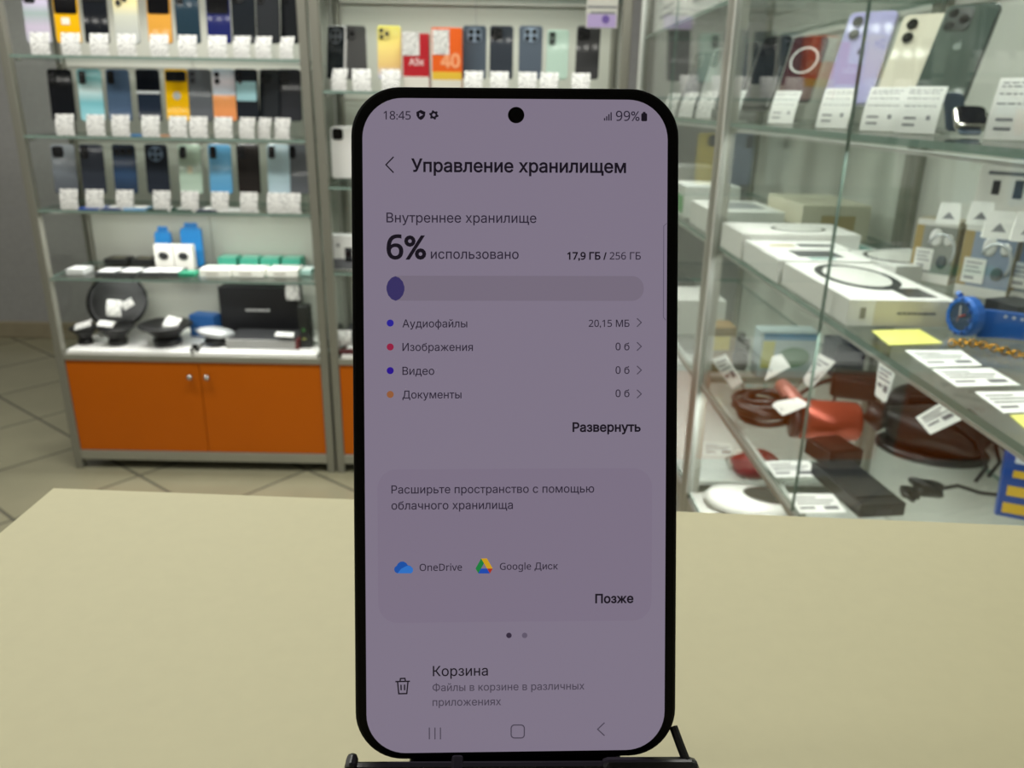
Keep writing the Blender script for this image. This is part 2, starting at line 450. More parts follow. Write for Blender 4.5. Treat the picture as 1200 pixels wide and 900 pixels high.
for x_, y_, z_, L_, n_ in ((-1.4, -1.0, 2.78, 3.3, 46), (-2.8, -2.08, 2.06, 1.3, 22), (-2.8, -2.08, 2.48, 1.3, 22), (-.55, 1.08, 2.78, 1.1, 26)):  # lamp rows added out of view to put dotted glints on the phones
    tr = thing('glint_led_row', 'added row of small round lamps, out of view, for glints on the phones', 'ceiling light', (x_, y_, z_), (0, 0, -.78 if y_ > 0 else 0), group='added lamp rows for glints')
    obj('track', bx(-L_ / 2, L_ / 2, -.012, .012, .004, .030), WHITE, tr)
    for zz in (-L_ * .4, L_ * .4): obj('hanger', bx(zz - .004, zz + .004, -.004, .004, .030, CEIL - z_) if y_ > -2 else bx(zz - .004, zz + .004, -.12, -.012, .010, .024), WHITE, tr)
    for k in range(n_): obj('small_lamp', cyl(((k + .5) / n_ * L_ - L_ / 2, 0, .004), (0, 0, -1), .015, .006, 10), mat('ffffff', .4, emit=14.0, ecol='fffdf4'), tr)

# ------------------------------------------------------------------ counter
TZ = 1.1383
def counter():
    t = thing('counter', 'small beige counter with a matte top carrying the upright phone', 'counter', (0, .1, 0))
    bm = bmesh.new()
    out = [(-.198, .2068), (-.196, -.42), (.335, -.42), (.335, .1835), (.0722, .1945)]
    r = 0; lo = [bm.verts.new((x, y, TZ - .028)) for x, y in out]; hi = [bm.verts.new((x, y, TZ)) for x, y in out]
    bm.faces.new(lo); bm.faces.new(hi[::-1])
    for i in range(5): bm.faces.new((lo[i], lo[(i + 1) % 5], hi[(i + 1) % 5], hi[i]))
    bmesh.ops.bevel(bm, geom=[e for e in bm.edges if abs(e.verts[0].co.z - e.verts[1].co.z) < 1e-5 and e.verts[0].co.z > TZ - .01], offset=.0015, segments=2, affect='EDGES')
    obj('countertop', bm, mat('c3bd97', .55, noise=.035, nscale=160, spec=.35), t)
    obj('side_panel', bx(-.17, -.15, -.38, .15, 0, TZ - .028), mat('b0aa88', .6), t)
    obj('side_panel', bx(.29, .31, -.38, .13, 0, TZ - .028), mat('b0aa88', .6), t)
    obj('front_panel', bx(-.15, .29, .10, .12, 0, TZ - .028), mat('b0aa88', .6), t)
counter()

# ------------------------------------------------------------------ the phone on its stand
PHW, PHH, PHT = .0759, .1585, .0077
LEAN, YAW, TW = .30941, .02822, -.01056
PP = Vector((.00268, .14865, 1.15032))
PM = Matrix.Translation(PP) @ Matrix.Rotation(YAW, 4, 'Z') @ Matrix.Rotation(-LEAN, 4, 'X') @ Matrix.Rotation(TW, 4, 'Y')
PI_ = PM.inverted()
def on_phone(px, py):
    o = PI_ @ CAM; d = PI_.to_3x3() @ ray(px, py); p = o + d * (-o.y / d.y); return p.x, p.z
def hero():
    t = thing('smartphone', 'large black smartphone with lit storage settings screen standing on the counter', 'smartphone')
    t.matrix_world = PM
    obj('frame', slab(PHW + .0008, PHH + .0004, PHT, .0114, .0008, y=PHT / 2, seg=12), mat('070606', .5, spec=.2), t, smooth=False)
    cr = bx(PHW / 2 - .0002, PHW / 2 + .0004, PHT * .35, PHT * .65, .098, .107, .0001); obj('side_button', cr, mat('0e0e0e', .3), t)
    cr = bx(PHW / 2 - .0002, PHW / 2 + .0004, PHT * .35, PHT * .65, .114, .134, .0001); obj('side_button', cr, mat('0e0e0e', .3), t)
    # display: an emissive panel, its outline measured on the phone's own plane
    bl, br = on_phone(430.0, 600), on_phone(779.8, 600)
    xl, xr = on_phone(427, 480)[0], on_phone(780.6, 480)[0]
    zt = on_phone(605, 116)[1]; zb = on_phone(605, 880.5)[1]
    SCR = bpy.data.materials.new('lit_screen'); SCR.use_nodes = True
    def scr(col, e, name):
        M = bpy.data.materials.new(name); M.use_nodes = True; b = M.node_tree.nodes['Principled BSDF']
        b.inputs['Base Color'].default_value = (.006, .006, .008, 1); b.inputs['Roughness'].default_value = .45; b.inputs['Specular IOR Level'].default_value = .2
        b.inputs['Emission Color'].default_value = lin(col); b.inputs['Emission Strength'].default_value = e
        return M
    bg = scr('82788a', .93, 'lit_screen'); card = scr('7f7487', .93, 'lit_card'); trk = scr('796f7f', .93, 'lit_track')
    dark = scr('17121c', 1, 'screen_black'); grey = scr('48414f', 1, 'screen_grey'); mid = scr('2b2433', 1, 'screen_dark_grey')
    wd = xr - xl
    disp = obj('display', slab(wd, zt - zb, .00004, .0093, 0, y=-.00005, cx=(xl + xr) / 2, z0=zb, seg=12), bg, t)
    Y1, Y2 = -.00012, -.00018
    def P(px, py): return on_phone(px, py)
    def rrect(name, x0, y0, x1, y1, r, m_, y=Y1, label=None):
        a, b = P(x0, y1), P(x1, y0); w_, h_ = b[0] - a[0], b[1] - a[1]
        o = obj(name, slab(w_, h_, .00002, r, 0, y=y, cx=(a[0] + b[0]) / 2, z0=a[1], seg=8), m_, disp)
        if label: o['label'] = label
        return o
    def poly(name, pts, m_, y=Y2, bm=None):
        bm_ = bm or bmesh.new(); bm_.faces.new([bm_.verts.new((P(*q)[0], y, P(*q)[1])) for q in pts])
        if bm is None: return obj(name, bm_, m_, disp)
    def disc(name, cx, cy, r, m_, y=Y2, sx=1.0):
        return poly(name, [(cx + r * sx * math.cos(k * math.pi / 12), cy + r * math.sin(k * math.pi / 12)) for k in range(24)], m_, y)
    def strokes(name, lines, wpx, m_):
        """open or closed pen lines of constant width on the screen"""
        bm_ = bmesh.new()
        for pts, closed in lines:
            n = len(pts)
            for i in range(n if closed else n - 1):
                a, b = Vector(pts[i]), Vector(pts[(i + 1) % n]); d = (b - a)
                if d.length < 1e-6: continue
                d.normalize(); nn = Vector((-d.y, d.x)) * wpx / 2; e = d * wpx * .35
                yy = Y2 - .000004 * (i % 3)
                bm_.faces.new([bm_.verts.new((P(*q)[0], yy, P(*q)[1])) for q in (a - e + nn, b + e + nn, b + e - nn, a - e - nn)])
        return obj(name, bm_, m_, disp)
    def txt(name, body, x0, x1, yb, m_=None, bold=.007):
        a, b = P(x0, yb), P(x1, yb)
        return obj(name, text_bm(body, a[0], b[0], (a[1] + b[1]) / 2, Y2, bold), m_ or dark, disp)
    # status bar
    txt('clock_text', '18:45', 449.6, 481.5, 140.2, mid)
    bm = bmesh.new()
    poly('', [(488, 131.5), (493.2, 129), (498.6, 131.5), (498.2, 136), (496, 139.3), (493.2, 141), (490.4, 139.3), (488.3, 136)], dark, Y2, bm)
    obj('shield_icon', bm, dark, disp)
    poly('shield_mark', [(491.6, 132.4), (496, 134.8), (491.6, 137.2)], bg, Y2 - .00003)
    gp = []
    for k in range(24):
        a = 2 * math.pi * k / 24 + .13; r = 5.6 if (k % 4) in (0, 1) else 4.2
        gp.append((508.5 + r * math.cos(a), 135 + r * math.sin(a)))
    poly('gear_icon', gp, dark); disc('gear_hole', 508.5, 135, 1.9, bg, Y2 - .00003)
    for k, h in enumerate((3, 5.2, 7.5, 9.8)):
        x = 707.6 + k * 2.55; rrect('signal_bar', x, 141.6 - h, x + 1.5, 141.6, .00008, mid, Y2)
    txt('battery_text', '99%', 721.6, 749.4, 141.8, mid)
    rrect('battery_icon', 751.3, 133.0, 758.2, 142.3, .0003, dark, Y2); rrect('battery_tip', 753.2, 131.4, 756.3, 133.4, .0001, dark, Y2)
    hole = disc('punch_hole_camera', 604.8, 135.2, 9.6, mat('020203', .1), Y2 - .00004)
    # heading
    strokes('back_arrow', [([(461, 184.4), (452.4, 193.3), (461, 202.2)], False)], 1.5, dark)
    txt('heading_text', 'Управление хранилищем', 482, 733.5, 202.0, dark, .022)
    txt('section_text', 'Внутреннее хранилище', 453, 628.5, 261.0, mid)
    txt('percent_text', '6%', 453.2, 499.6, 303.2, dark, .022)
    txt('used_text', 'использовано', 505, 607.8, 303.4, mid)
    txt('used_size_text', '17,9 ГБ /', 664.5, 710.8, 304.2, dark, .03)
    txt('total_size_text', '256 ГБ', 714.3, 750.8, 304.2, mid)
    rrect('usage_track', 453, 323.6, 754.4, 352.4, .0028, trk)
    bl_ = [(463.3, 323.8), (468, 325.6), (472, 330), (474, 336), (474.1, 340), (472.2, 346), (468.4, 350.4), (463.8, 352.6), (459, 350.6), (455, 346), (453.1, 340), (453.1, 336), (455, 330), (459, 325.6)]
    poly('usage_fill', bl_, scr('383161', .95, 'screen_indigo'))
    for y, c, tx, x1, yb, size, sx, ys in ((378.6, '2a2390', 'Аудиофайлы', 547.6, 383.6, '20,15 МБ', 689.8, 383.0), (406.6, '8f2140', 'Изображения', 554.2, 411.2, '0 б', 721.2, 410.4),
                                          (434.3, '2a1488', 'Видео', 509, 439.2, '0 б', 721.2, 438.0), (462.2, '8f5a38', 'Документы', 540.8, 466.8, '0 б', 721.2, 465.2)):
        disc('category_dot', 457.4, y, 4.1, scr(c, 1, 'screen_dot'))
        txt('category_text', tx, 471.7, x1, yb, mid); txt('category_size_text', size, sx, 737.5, ys, mid)
        strokes('chevron', [([(746.6, y - 5.2), (751.4, y - .6), (746.6, y + 4)], False)], 1.2, grey)
    txt('expand_text', 'Развернуть', 670.8, 750.6, 505.6, dark, .03)
    # card
    cd = rrect('card', 443.4, 548.4, 764.2, 730, .0046, card, -.00008)
    txt('card_text', 'Расширьте пространство с помощью', 458.8, 696.2, 577.6, mid)
    txt('card_text', 'облачного хранилища', 458.8, 601, 596.6, mid)
    cl = [(465.5, 671.6), (463, 670), (462, 667.4), (462.6, 664.6), (465, 662.8), (466.6, 660), (469.4, 658), (473, 657.8), (476, 659.4), (478, 662.2), (481.4, 663.2), (484, 666), (484, 669.4), (482, 671.6)]
    poly('cloud_icon', cl, scr('1c4fa0', 1, 'screen_cloud'))
    poly('cloud_highlight', [(466, 671.6), (470, 666.5), (475, 663.6), (478, 662.6), (481.4, 663.4), (484, 666), (484, 669.4), (482, 671.6)], scr('2f6fc0', 1, 'screen_cloud_light'), Y2 - .00003)
    txt('cloud_name_text', 'OneDrive', 491.8, 541.5, 668.6, mid)
    poly('drive_icon', [(563.9, 654.2), (567.2, 659.8), (560.6, 671.6), (557.3, 666.0)], scr('1d7a3c', 1, 'screen_green'))
    poly('drive_icon', [(563.9, 654.2), (570.6, 654.2), (577.4, 666.0), (570.8, 666.0)], scr('c8991e', 1, 'screen_yellow'))
    poly('drive_icon', [(563.6, 666.0), (577.4, 666.0), (574.1, 671.8), (560.4, 671.8)], scr('1f49a8', 1, 'screen_blue'), Y2 - .00001)
    poly('drive_icon', [(570.8, 666.0), (577.4, 666.0), (574.1, 671.8)], scr('a5301f', 1, 'screen_red'), Y2 - .00003)
    txt('cloud_name_text', 'Google Диск', 585.8, 653.8, 667.2, mid)
    txt('later_text', 'Позже', 697.4, 742.2, 706.2, dark, .03)
    disc('page_dot', 596.4, 744.3, 3.2, scr('352b3d', 1, 'screen_dot')); disc('page_dot', 614.8, 744.3, 3.2, scr('5f5668', 1, 'screen_dot_pale'))
    # bin row
    strokes('bin_icon', [([(464, 798.4), (480, 798.0)], False), ([(466, 798.4), (467.4, 812.6), (476.8, 812.4), (478.2, 798.2)], False), ([(469, 797.6), (469.4, 794.8), (474.6, 794.6), (475.2, 797.4)], False), ([(470, 802.6), (470.2, 808)], False), ([(474.2, 802.4), (474.2, 808)], False)], 1.6, dark)
    txt('bin_text', 'Корзина', 507.3, 571.8, 791.6, dark)
    txt('bin_note_text', 'Файлы в корзине в различных', 507, 684.8, 808.6, grey); txt('bin_note_text', 'приложениях', 507, 587.2, 826.4, grey)
    # navigation bar
    for x in (503.2, 509.8, 516.2): rrect('recents_bar', x - .6, 852.2, x + .6, 866, .00005, grey, Y2)
    hb = []
    for cx, cy, a0 in ((610.6, 860.6, 0), (602.8, 860.6, 90), (602.8, 853, 180), (610.6, 853, 270)):
        for k in range(5): a = math.radians(a0 + 22.5 * k); hb.append((cx + 3.8 * math.cos(a), cy + 3.8 * math.sin(a)))
    strokes('home_button', [(hb, True)], 1.3, grey)
    strokes('back_button', [([(708, 846.8), (700.2, 854.2), (708, 861.4)], False)], 1.3, grey)
    # edge handle: a thin pale outline at the side of the screen
    strokes('edge_handle', [([(781, 262), (777.6, 265), (777.2, 372), (780, 375)], False)], .8, scr('5a5365', 1, 'screen_handle'))
hero()
def stand():
    t = thing('phone_stand', 'low black plastic stand holding up the large smartphone', 'phone stand', (PP.x, PP.y, TZ), (0, 0, YAW))
    K = mat('0d0c0c', .38)
    obj('base', bx(-.026, .026, .004, .085, 0, .004, .0015), K, t)
    bm = slab(.060, .085, .004, .008, .0008, seg=6)
    o = obj('back_plate', bm, K, t, (0, .0125, .004), (-LEAN, 0, 0))
    # ledge under the phone, two hooks in front of its lower edge
    obj('ledge', bx(-.026, .026, -.0030, .0105, .0028, .0090, .0012), K, t)
    obj('front_bar', bx(-.0400, .0425, -.0056, -.0024, .0012, .0143, .0010), K, t)
    obj('hook', bx(-.0400, -.0372, -.0058, -.0010, .0040, .0156, .0012), K, t)
    obj('hook', bx(.0195, .0430, -.0062, -.0014, .0040, .0150, .0020), K, t)
    obj('hook', bx(-.0155, -.0125, -.0060, -.0010, .0040, .0146, .0008), K, t)
    obj('strut', tube([(.0402, -.0035, .0138), (.0391, .0005, .0158), (.0382, .004, .0176)], .0011, 8), K, t)
stand()

# ------------------------------------------------------------------ phones for sale
def shelf_phone(label, loc, rot, back, style='dual', W=.075, H=.160, T=.0085, rim=None, extra=None, group=None, cam_c=None, name='smartphone'):
    t = thing(name, label, 'smartphone', loc, rot, group)
    bmat = back if not isinstance(back, str) else mat(back, .04, 0, .5, coat=.3)
    if rim:
        obj('frame', slab(W, H, T, .0095, .0012), mat(rim, .3, .3), t); obj('back_cover', slab(W - .003, H - .003, .0006, .008, 0, y=-T / 2 - .0002, z0=.0015), bmat, t)
    else: obj('body', slab(W, H, T, .0095, .0016), bmat, t)
    y = -T / 2; cm = mat(cam_c, .2) if cam_c else mat('17181a', .2)
    def isl(w_, h_, cx, ztop, r=.006): return obj('camera_island', slab(w_, h_, .002, r, .0005, y=y - .001, cx=cx, z0=ztop - h_), cm, t)
    def lens(par, cx, z, r):
        a = cyl((cx, y - .0018, z), (0, -1, 0), r, .0012, 16); return obj('lens', a, LENS, par)
    if style == 'dual':
        i = isl(.022, .040, -W / 2 + .017, H - .006); lens(i, -W / 2 + .017, H - .016, .006); lens(i, -W / 2 + .017, H - .035, .006)
    elif style == 'square':
        i = isl(.036, .036, -W / 2 + .023, H - .006, .009)
        for cx, z in ((-.009, -.015), (-.009, -.034), (.008, -.0245)): lens(i, -W / 2 + .023 + cx, H + z, .0065)
    elif style == 'quad':
        i = isl(.044, .042, 0, H - .008, .012)
        for cx in (-.011, .011):
            for z in (-.019, -.039): lens(i, cx, H + z, .0075)
    elif style == 'bar':
        i = isl(W - .008, .032, 0, H - .006, .006)
        for cx in (-.02, .0, .02): lens(i, cx, H - .022, .008)
    elif style == 'ring':
        i = obj('camera_island', cyl((0, y, H - .032), (0, -1, 0), .024, .0025, 28), cm, t)
        for cx, z in ((-.010, .010), (.010, .010), (-.010, -.010), (.010, -.010)): lens(i, cx, H - .032 + z, .0065)
    elif style == 'triple':
        for cx, z in ((-.020, -.018), (-.020, -.042), (-.001, -.030)): lens(t, cx, H + z, .009)
    elif style == 'two':
        for z in (-.017, -.038): lens(t, -W / 2 + .018, H + z, .008)
    elif style == 'flip':
        obj('cover_screen', slab(W - .006, H * .44, .0012, .008, 0, y=y - .0005, z0=H * .54), mat('08080b', .08), t)
        lens(t, -W / 2 + .016, H - .016, .006); lens(t, -W / 2 + .034, H - .016, .006)
    elif style == 'flatband':
        obj('cover_screen', slab(W, H * .40, .0010, .004, 0, y=y - .0005, z0=H * .58), mat('10141c', .08), t)
        obj('hinge_band', slab(W, .008, .0014, .002, 0, y=y - .0006, z0=H * .53), mat('dfe2e4', .3), t)
    elif style == 'magring':
        rb = bmesh.new(); n = 40
        ri = [[rb.verts.new((r * math.cos(2 * math.pi * k / n), y - .0008, H * .63 + r * math.sin(2 * math.pi * k / n))) for k in range(n)] for r in (.0235, .0275)]
        for k in range(n): rb.faces.new((ri[0][k], ri[0][(k + 1) % n], ri[1][(k + 1) % n], ri[1][k]))
        obj('magnet_ring', rb, mat('e4dcda', .4), t)
    for e in (extra or []):
        kind, cx, z, a, b, c = e
        if kind == 'disc': obj('sticker', cyl((cx, y, z), (0, -1, 0), a, .0008, 24), mat(c, .4), t)
        elif kind == 'patch': obj('sticker', slab(a, b, .0006, .002, 0, y=y - .0004, cx=cx, z0=z), mat(c, .4), t)
        elif kind == 'patchz': obj('back_stripe', slab(a, b, .0006, .004, 0, y=y - .0004, cx=cx, z0=z), mat(c, .2), t)
    return t
def easel(label, loc, rot, lift, group, lean=.125):
    t = thing('phone_easel', label, 'phone stand', loc, rot, group)
    bm = bmesh.new(); box(bm, -.022, .022, -.014, .045, 0, .002); obj('foot', bm, ACRYL, t)
    bm = bmesh.new(); box(bm, -.022, .022, -.010, .012, max(lift - .0035 - .0045 * math.sin(lean), .0022), max(lift - .0008 - .0045 * math.sin(lean), .0035)); obj('ledge', bm, ACRYL, t)
    bm = bmesh.new(); yb = .0075 + .05 * math.tan(lean); box(bm, -.012, .012, yb, yb + .0025, .002, lift + .05); obj('support', bm, ACRYL, t)
    return t
def price_tag(label, loc, rot, w_=.057, h_=.066, lean=.22, group=None, near=False):
    t = thing('price_tag', label, 'price tag', loc, rot, group)
    # folded paper: printed face leaning back, short foot behind, slight curl of the face
    bm = bmesh.new(); n = 8; th = .0007; rows = []
    for k in range(n + 1):
        u = k / n; z = u * h_ * math.cos(lean); yy = u * h_ * math.sin(lean) - .004 * math.sin(u * math.pi)
        rows.append((yy, z))
    for off in (0, th):
        pass
    F = [[bm.verts.new((sx * w_ / 2, yy, z + .0004)) for sx in (-1, 1)] for yy, z in rows]
    Bk = [[bm.verts.new((sx * w_ / 2, yy + th, z + .0004)) for sx in (-1, 1)] for yy, z in rows]
    for k in range(n):
        bm.faces.new((F[k][0], F[k][1], F[k + 1][1], F[k + 1][0])); bm.faces.new((Bk[k][1], Bk[k][0], Bk[k + 1][0], Bk[k + 1][1]))
        bm.faces.new((F[k][0], F[k + 1][0], Bk[k + 1][0], Bk[k][0])); bm.faces.new((F[k][1], Bk[k][1], Bk[k + 1][1], F[k + 1][1]))
    bm.faces.new((F[0][0], Bk[0][0], Bk[0][1], F[0][1])); bm.faces.new((F[n][0], F[n][1], Bk[n][1], Bk[n][0]))
    obj('printed_face', bm, PAPER if near else PRINT, t)
    obj('foot', bx(-w_ / 2, w_ / 2, .001, .026, 0, .0006), PAPER, t)
    if near:
        ink = mat('8b8c90', .7); ib = bmesh.new(); rnd = random.Random(int(loc[0] * 1e5))
        def dash(u0, u1, x0, x1):
            def pt(u, x):
                z = u * h_ * math.cos(lean); yy = u * h_ * math.sin(lean) - .004 * math.sin(u * math.pi); return (x * w_, yy - .0003, z + .0004)
            ib.faces.new([ib.verts.new(pt(*q)) for q in ((u0, x0), (u0, x1), (u1, x1), (u1, x0))])
        for u in (.92, .86, .74, .58): 
            x = -.42
            while x < .38:
                L = rnd.uniform(.05, .16); dash(u - .011, u + .011, x, min(x + L, .42)); x += L + .035
        dash(.30, .345, -.36, -.05); dash(.15, .20, -.36, -.05); dash(.28, .38, .20, .30)
        o = obj('print', ib, ink, t)
    return t
ROWPH = .09  # how far the phones stand behind the shelf's front edge
def cab_phone(desc, where, px, py, zs, back, style, twist=0.0, width=.075, H=.160, **k):
    zs += .0008; p = on_y(px, py, YF + ROWPH); lift = max(p.z - zs, .006)
    label = desc
    e = easel('clear acrylic easel under the ' + ' '.join(desc.split()[:9]), (p.x, p.y, zs), (0, 0, twist), lift, 'acrylic phone easels ' + where)
    # the easel's plate is upright, the phone leans onto it
    shelf_phone(label, (p.x, p.y, zs + lift), (-.125 - .018 * math.sin(px * .9), 0, twist), back, style, width, H, group='phones ' + where, **k)
    return p
def cab_tag(desc, where, px, py, zs, twist=0.0, lean=.22, **k):
    zs += .0008; x = on_y(px, py, YF + .022).x
    price_tag('price tag before the ' + desc, (x, YF + .022, zs), (0, 0, twist), lean=lean, group='price tags ' + where, **k)
G = gradient_mat
W1, W2, W3, W4 = 'on the top shelf of the first cabinet', 'on the second shelf of the first cabinet', 'on the third shelf of the first cabinet', 'on the shelf of the second cabinet'
row1 = [  # description, phone px, twist, colour, style, extra keywords, tag px
 ('iridescent silver phone beside the aluminium post, top shelf', 47, .12, G([(0, 'b9bcc4'), (.3, 'c7bcd0'), (.55, '9fb0ae'), (.75, 'c9c0d8'), (1, '8d93a0')]), 'square', {}, 48),
 ('yellow flip phone with a white sticker, top shelf', 82, .08, 'e8b014', 'flip', dict(extra=[('patch', -.004, .055, .024, .020, 'e9e4d8')]), 84),
 ('plain black phone after the yellow flip phone, top shelf', 115, .05, '14171d', 'bar', {}, 117),
 ('pale silver and yellow phone with three round cameras, top shelf', 151, .04, G([(0, 'b0b4b4'), (.5, 'c2c4b6'), (.75, 'e0d39a'), (1, 'b9bab0')]), 'triple', {}, 149),
 ('golden orange flip phone, top shelf', 189, .0, 'd1973e', 'flip', {}, 187),
 ('dark teal phone, top shelf', 222, 0, '233642', 'dual', {}, 220),
 ('navy blue flip phone, top shelf', 258, 0, '20265c', 'flip', {}, 255),
 ('black phone with a shiny camera, top shelf', 287, -.03, '1b1f24', 'square', {}, 283),
 ('charcoal phone next to last, top shelf', 315, -.10, '2b2d30', 'dual', {}, 308),
 ('dark phone tilted by the far post, top shelf', 341, -.40, '1a1c1f', 'dual', {}, 335)]
for d, px, tw, c, st, k, tpx in row1:
    cab_phone(d, W1, px, 51, S1, c, st, tw, **k); cab_tag(d, W1, tpx, 63, S1, tw * .7 - (.25 if px > 280 else 0))
row2 = [
 ('black phone with bright reflections, second shelf by the post', 76, .1, '121418', 'dual', {}, 77),
 ('glossy cyan phone, second shelf', 110, .07, G([(0, '9fd3da'), (.35, '7fc2cc'), (.6, 'd9eef0'), (.8, '8fcdd2'), (1, '79b9c0')]), 'dual', {}, 113),
 ('steel blue phone with a striped back, second shelf', 142, .03, '4c5f78', 'dual', {}, 142),
 ('dark navy flip phone with a white hinge band, second shelf', 177, .02, '232c3a', 'flatband', {}, 177),
 ('bright yellow phone with black camera bar and grey disc, second shelf', 210, 0, 'eab40d', 'bar', dict(extra=[('disc', 0, .078, .0125, 0, 'a9abab')]), 209),
 ('plain grey phone, second shelf', 237, 0, '5d6065', 'dual', dict(cam_c='4b4d52'), 233),
 ('pearl phone with an orange lower half, second shelf', 265, 0, G([(0, 'd98a55'), (.48, 'e89a5e'), (.52, 'b9c3cf'), (.75, 'dcd2da'), (1, '98a8b2')]), 'two', {}, 262),
 ('black phone with a light blue middle panel, second shelf', 291, -.05, '20242a', 'two', dict(extra=[('patchz', 0, .062, .066, .06, '9fc7cf')]), 289),
 ('glossy black phone with white cable, second shelf', 316, -.35, '23262a', 'square', {}, 309),
 ('dark grey phone beside the far post, second shelf', 341, -.05, '35363a', 'square', {}, 330)]
for d, px, tw, c, st, k, tpx in row2:
    cab_phone(d, W2, px, 142, S2, c, st, tw, **k); cab_tag(d, W2, tpx, 158, S2, tw * .7 - (.3 if px > 280 else 0))
row3 = [
 ('silver grey phone by the post, third shelf', 79, .12, G([(0, '54585f'), (.5, '7d828a'), (1, '9a9ea4')]), 'square', {}, 82),
 ('dark slate phone, third shelf', 112, .08, '383c46', 'dual', {}, 112),
 ('blue black phone with a shiny camera band, third shelf', 149, .03, G([(0, '2c3644'), (.45, '3d567a'), (1, '2a303a')]), 'bar', dict(cam_c='2a2f38'), 147),
 ('dark phone with a pale round camera patch, third shelf', 187, 0, '2e333d', 'ring', dict(cam_c='7f93ae'), 190),
 ('mint green phone, third shelf', 225, 0, 'bcd0bf', 'dual', dict(extra=[('patch', 0, .066, .018, .024, 'd9d2b8')], cam_c='3a3d3c'), 223),
 ('sky blue phone, third shelf', 260, 0, G([(0, '5a9fce'), (.5, '77b4dc'), (1, '64a8d6')]), 'dual', {}, 258),
 ('dark brown phone, third shelf', 293, 0, '2b2725', 'dual', {}, 292),
 ('pale ice blue phone, third shelf', 328, -.03, 'bdd4de', 'dual', {}, 323),
 ('grey phone half behind the pale blue phone, third shelf', 351, -.12, '6a6d72', 'dual', {}, 342)]
for d, px, tw, c, st, k, tpx in row3:
    cab_phone(d, W3, px, 227, S3, c, st, tw, **k); cab_tag(d, W3, tpx, 245, S3, tw * .7)
# phones of the second cabinet; two of them are in their cartons
rowB = [
 ('black phone with a big round camera and white rim, second cabinet', 394, -.42, '1d2124', 'ring', dict(rim='e2e2e0', cam_c='55595d', T=.012, width=.068), 397),
 ('dark grey phone next to the black one, second cabinet', 417, .12, '4a4a49', 'square', dict(cam_c='3a3a3a'), 424),
 ('yellow gold phone, second cabinet', 457, .03, G([(0, 'b9c0d8'), (.25, 'd8b878'), (.6, 'e3cf7c'), (1, 'dbd468')]), 'square', dict(cam_c='cdbf70'), 458),
 ('blue grey phone with round cameras beside the orange carton, second cabinet', 556, 0, '4b545e', 'quad', dict(cam_c='7a8897'), 555),
 ('dark slate phone between two blue grey ones, second cabinet', 587, 0, '33383f', 'square', {}, 585),
 ('blue grey phone before the mint one, second cabinet', 621, 0, '525b66', 'quad', dict(cam_c='8796a6'), 618),
 ('small mint phone, second cabinet', 652, -.12, 'a9c0b2', 'dual', dict(H=.148, width=.07, cam_c='5c6a62'), 643),
 ('charcoal phone by the post under the notice, second cabinet', 687, -.16, '3a3a3b', 'square', {}, 680)]
for d, px, tw, c, st, k, tpx in rowB:
    cab_phone(d, W4, px, 93, B1, c, st, tw, **k); cab_tag(d, W4, tpx, 103.5, B1, tw, near=False)
def carton(label, px, py, zs, w_, h_, d_, col, bands, words=(), sticker=None, group=None):
    p = on_y(px, py, YF + .055); zs += .0008
    t = thing('phone_carton', label, 'box', (p.x, YF + .055, zs), (0, 0, 0), group)
    obj('carton', bx(-w_ / 2, w_ / 2, 0, d_, 0, h_, .001), mat(col, .4), t)
    for z0, z1, c in bands: obj('printed_band', bx(-w_ / 2 + .0004, w_ / 2 - .0004, -.0006, .002, z0, z1), mat(c, .45), t)
    for body, x0, x1, z, c, b in words: obj('printed_word', text_bm(body, x0, x1, z, -.001, b), mat(c, .5), t)
    if sticker: obj('paper_label', bx(sticker[0], sticker[1], -.0016, -.0007, sticker[2], sticker[3]), PRINT, t)
    return t
carton('red phone carton with a white paper label, second cabinet', 488, 101, B1, .082, .172, .05, 'b3202a', [(0, .046, 'ddd9cf')], [('A3x', -.022, .026, .080, 'e8c9c6', .03)], (-.040, .012, .108, .176))
carton('orange phone carton with a yellow band, second cabinet', 524, 101, B1, .094, .190, .05, 'e4611c', [(0, .038, 'd9d5c8'), (.038, .062, 'e0b83a')], [('40', -.020, .042, .076, 'f0a070', .05)], (-.044, .008, .112, .184))
# notice taped inside the second cabinet
a = on_y(687, 4, YF + .03); b = on_y(722, 34, YF + .03)
nt_ = thing('paper_notice', 'small printed notice with a lilac lower half taped near the top by the post', 'notice', ((a.x + b.x) / 2, YF + .012, b.z))
hN = a.z - b.z; wN = b.x - a.x
obj('sheet', bx(-wN / 2, wN / 2, 0, .001, 0, hN + .05), mat('b4b3aa', .6), nt_)
obj('lilac_panel', bx(-wN / 2 + .004, wN / 2 - .004, -.0006, .0004, 0.002, hN * .55), mat('a08fb8', .6), nt_)
obj('emblem', cyl((.012, -.0005, hN * .36), (0, -1, 0), .012, .0006, 20), mat('5f4a8c', .5), nt_)
for k, (x0, x1) in enumerate(((-.05, .05), (-.035, .04))): obj('printed_line', bx(max(x0, -wN / 2 + .003), min(x1, wN / 2 - .003), -.0006, .0004, hN * .80 - k * .016, hN * .80 + .006 - k * .016), INK, nt_)

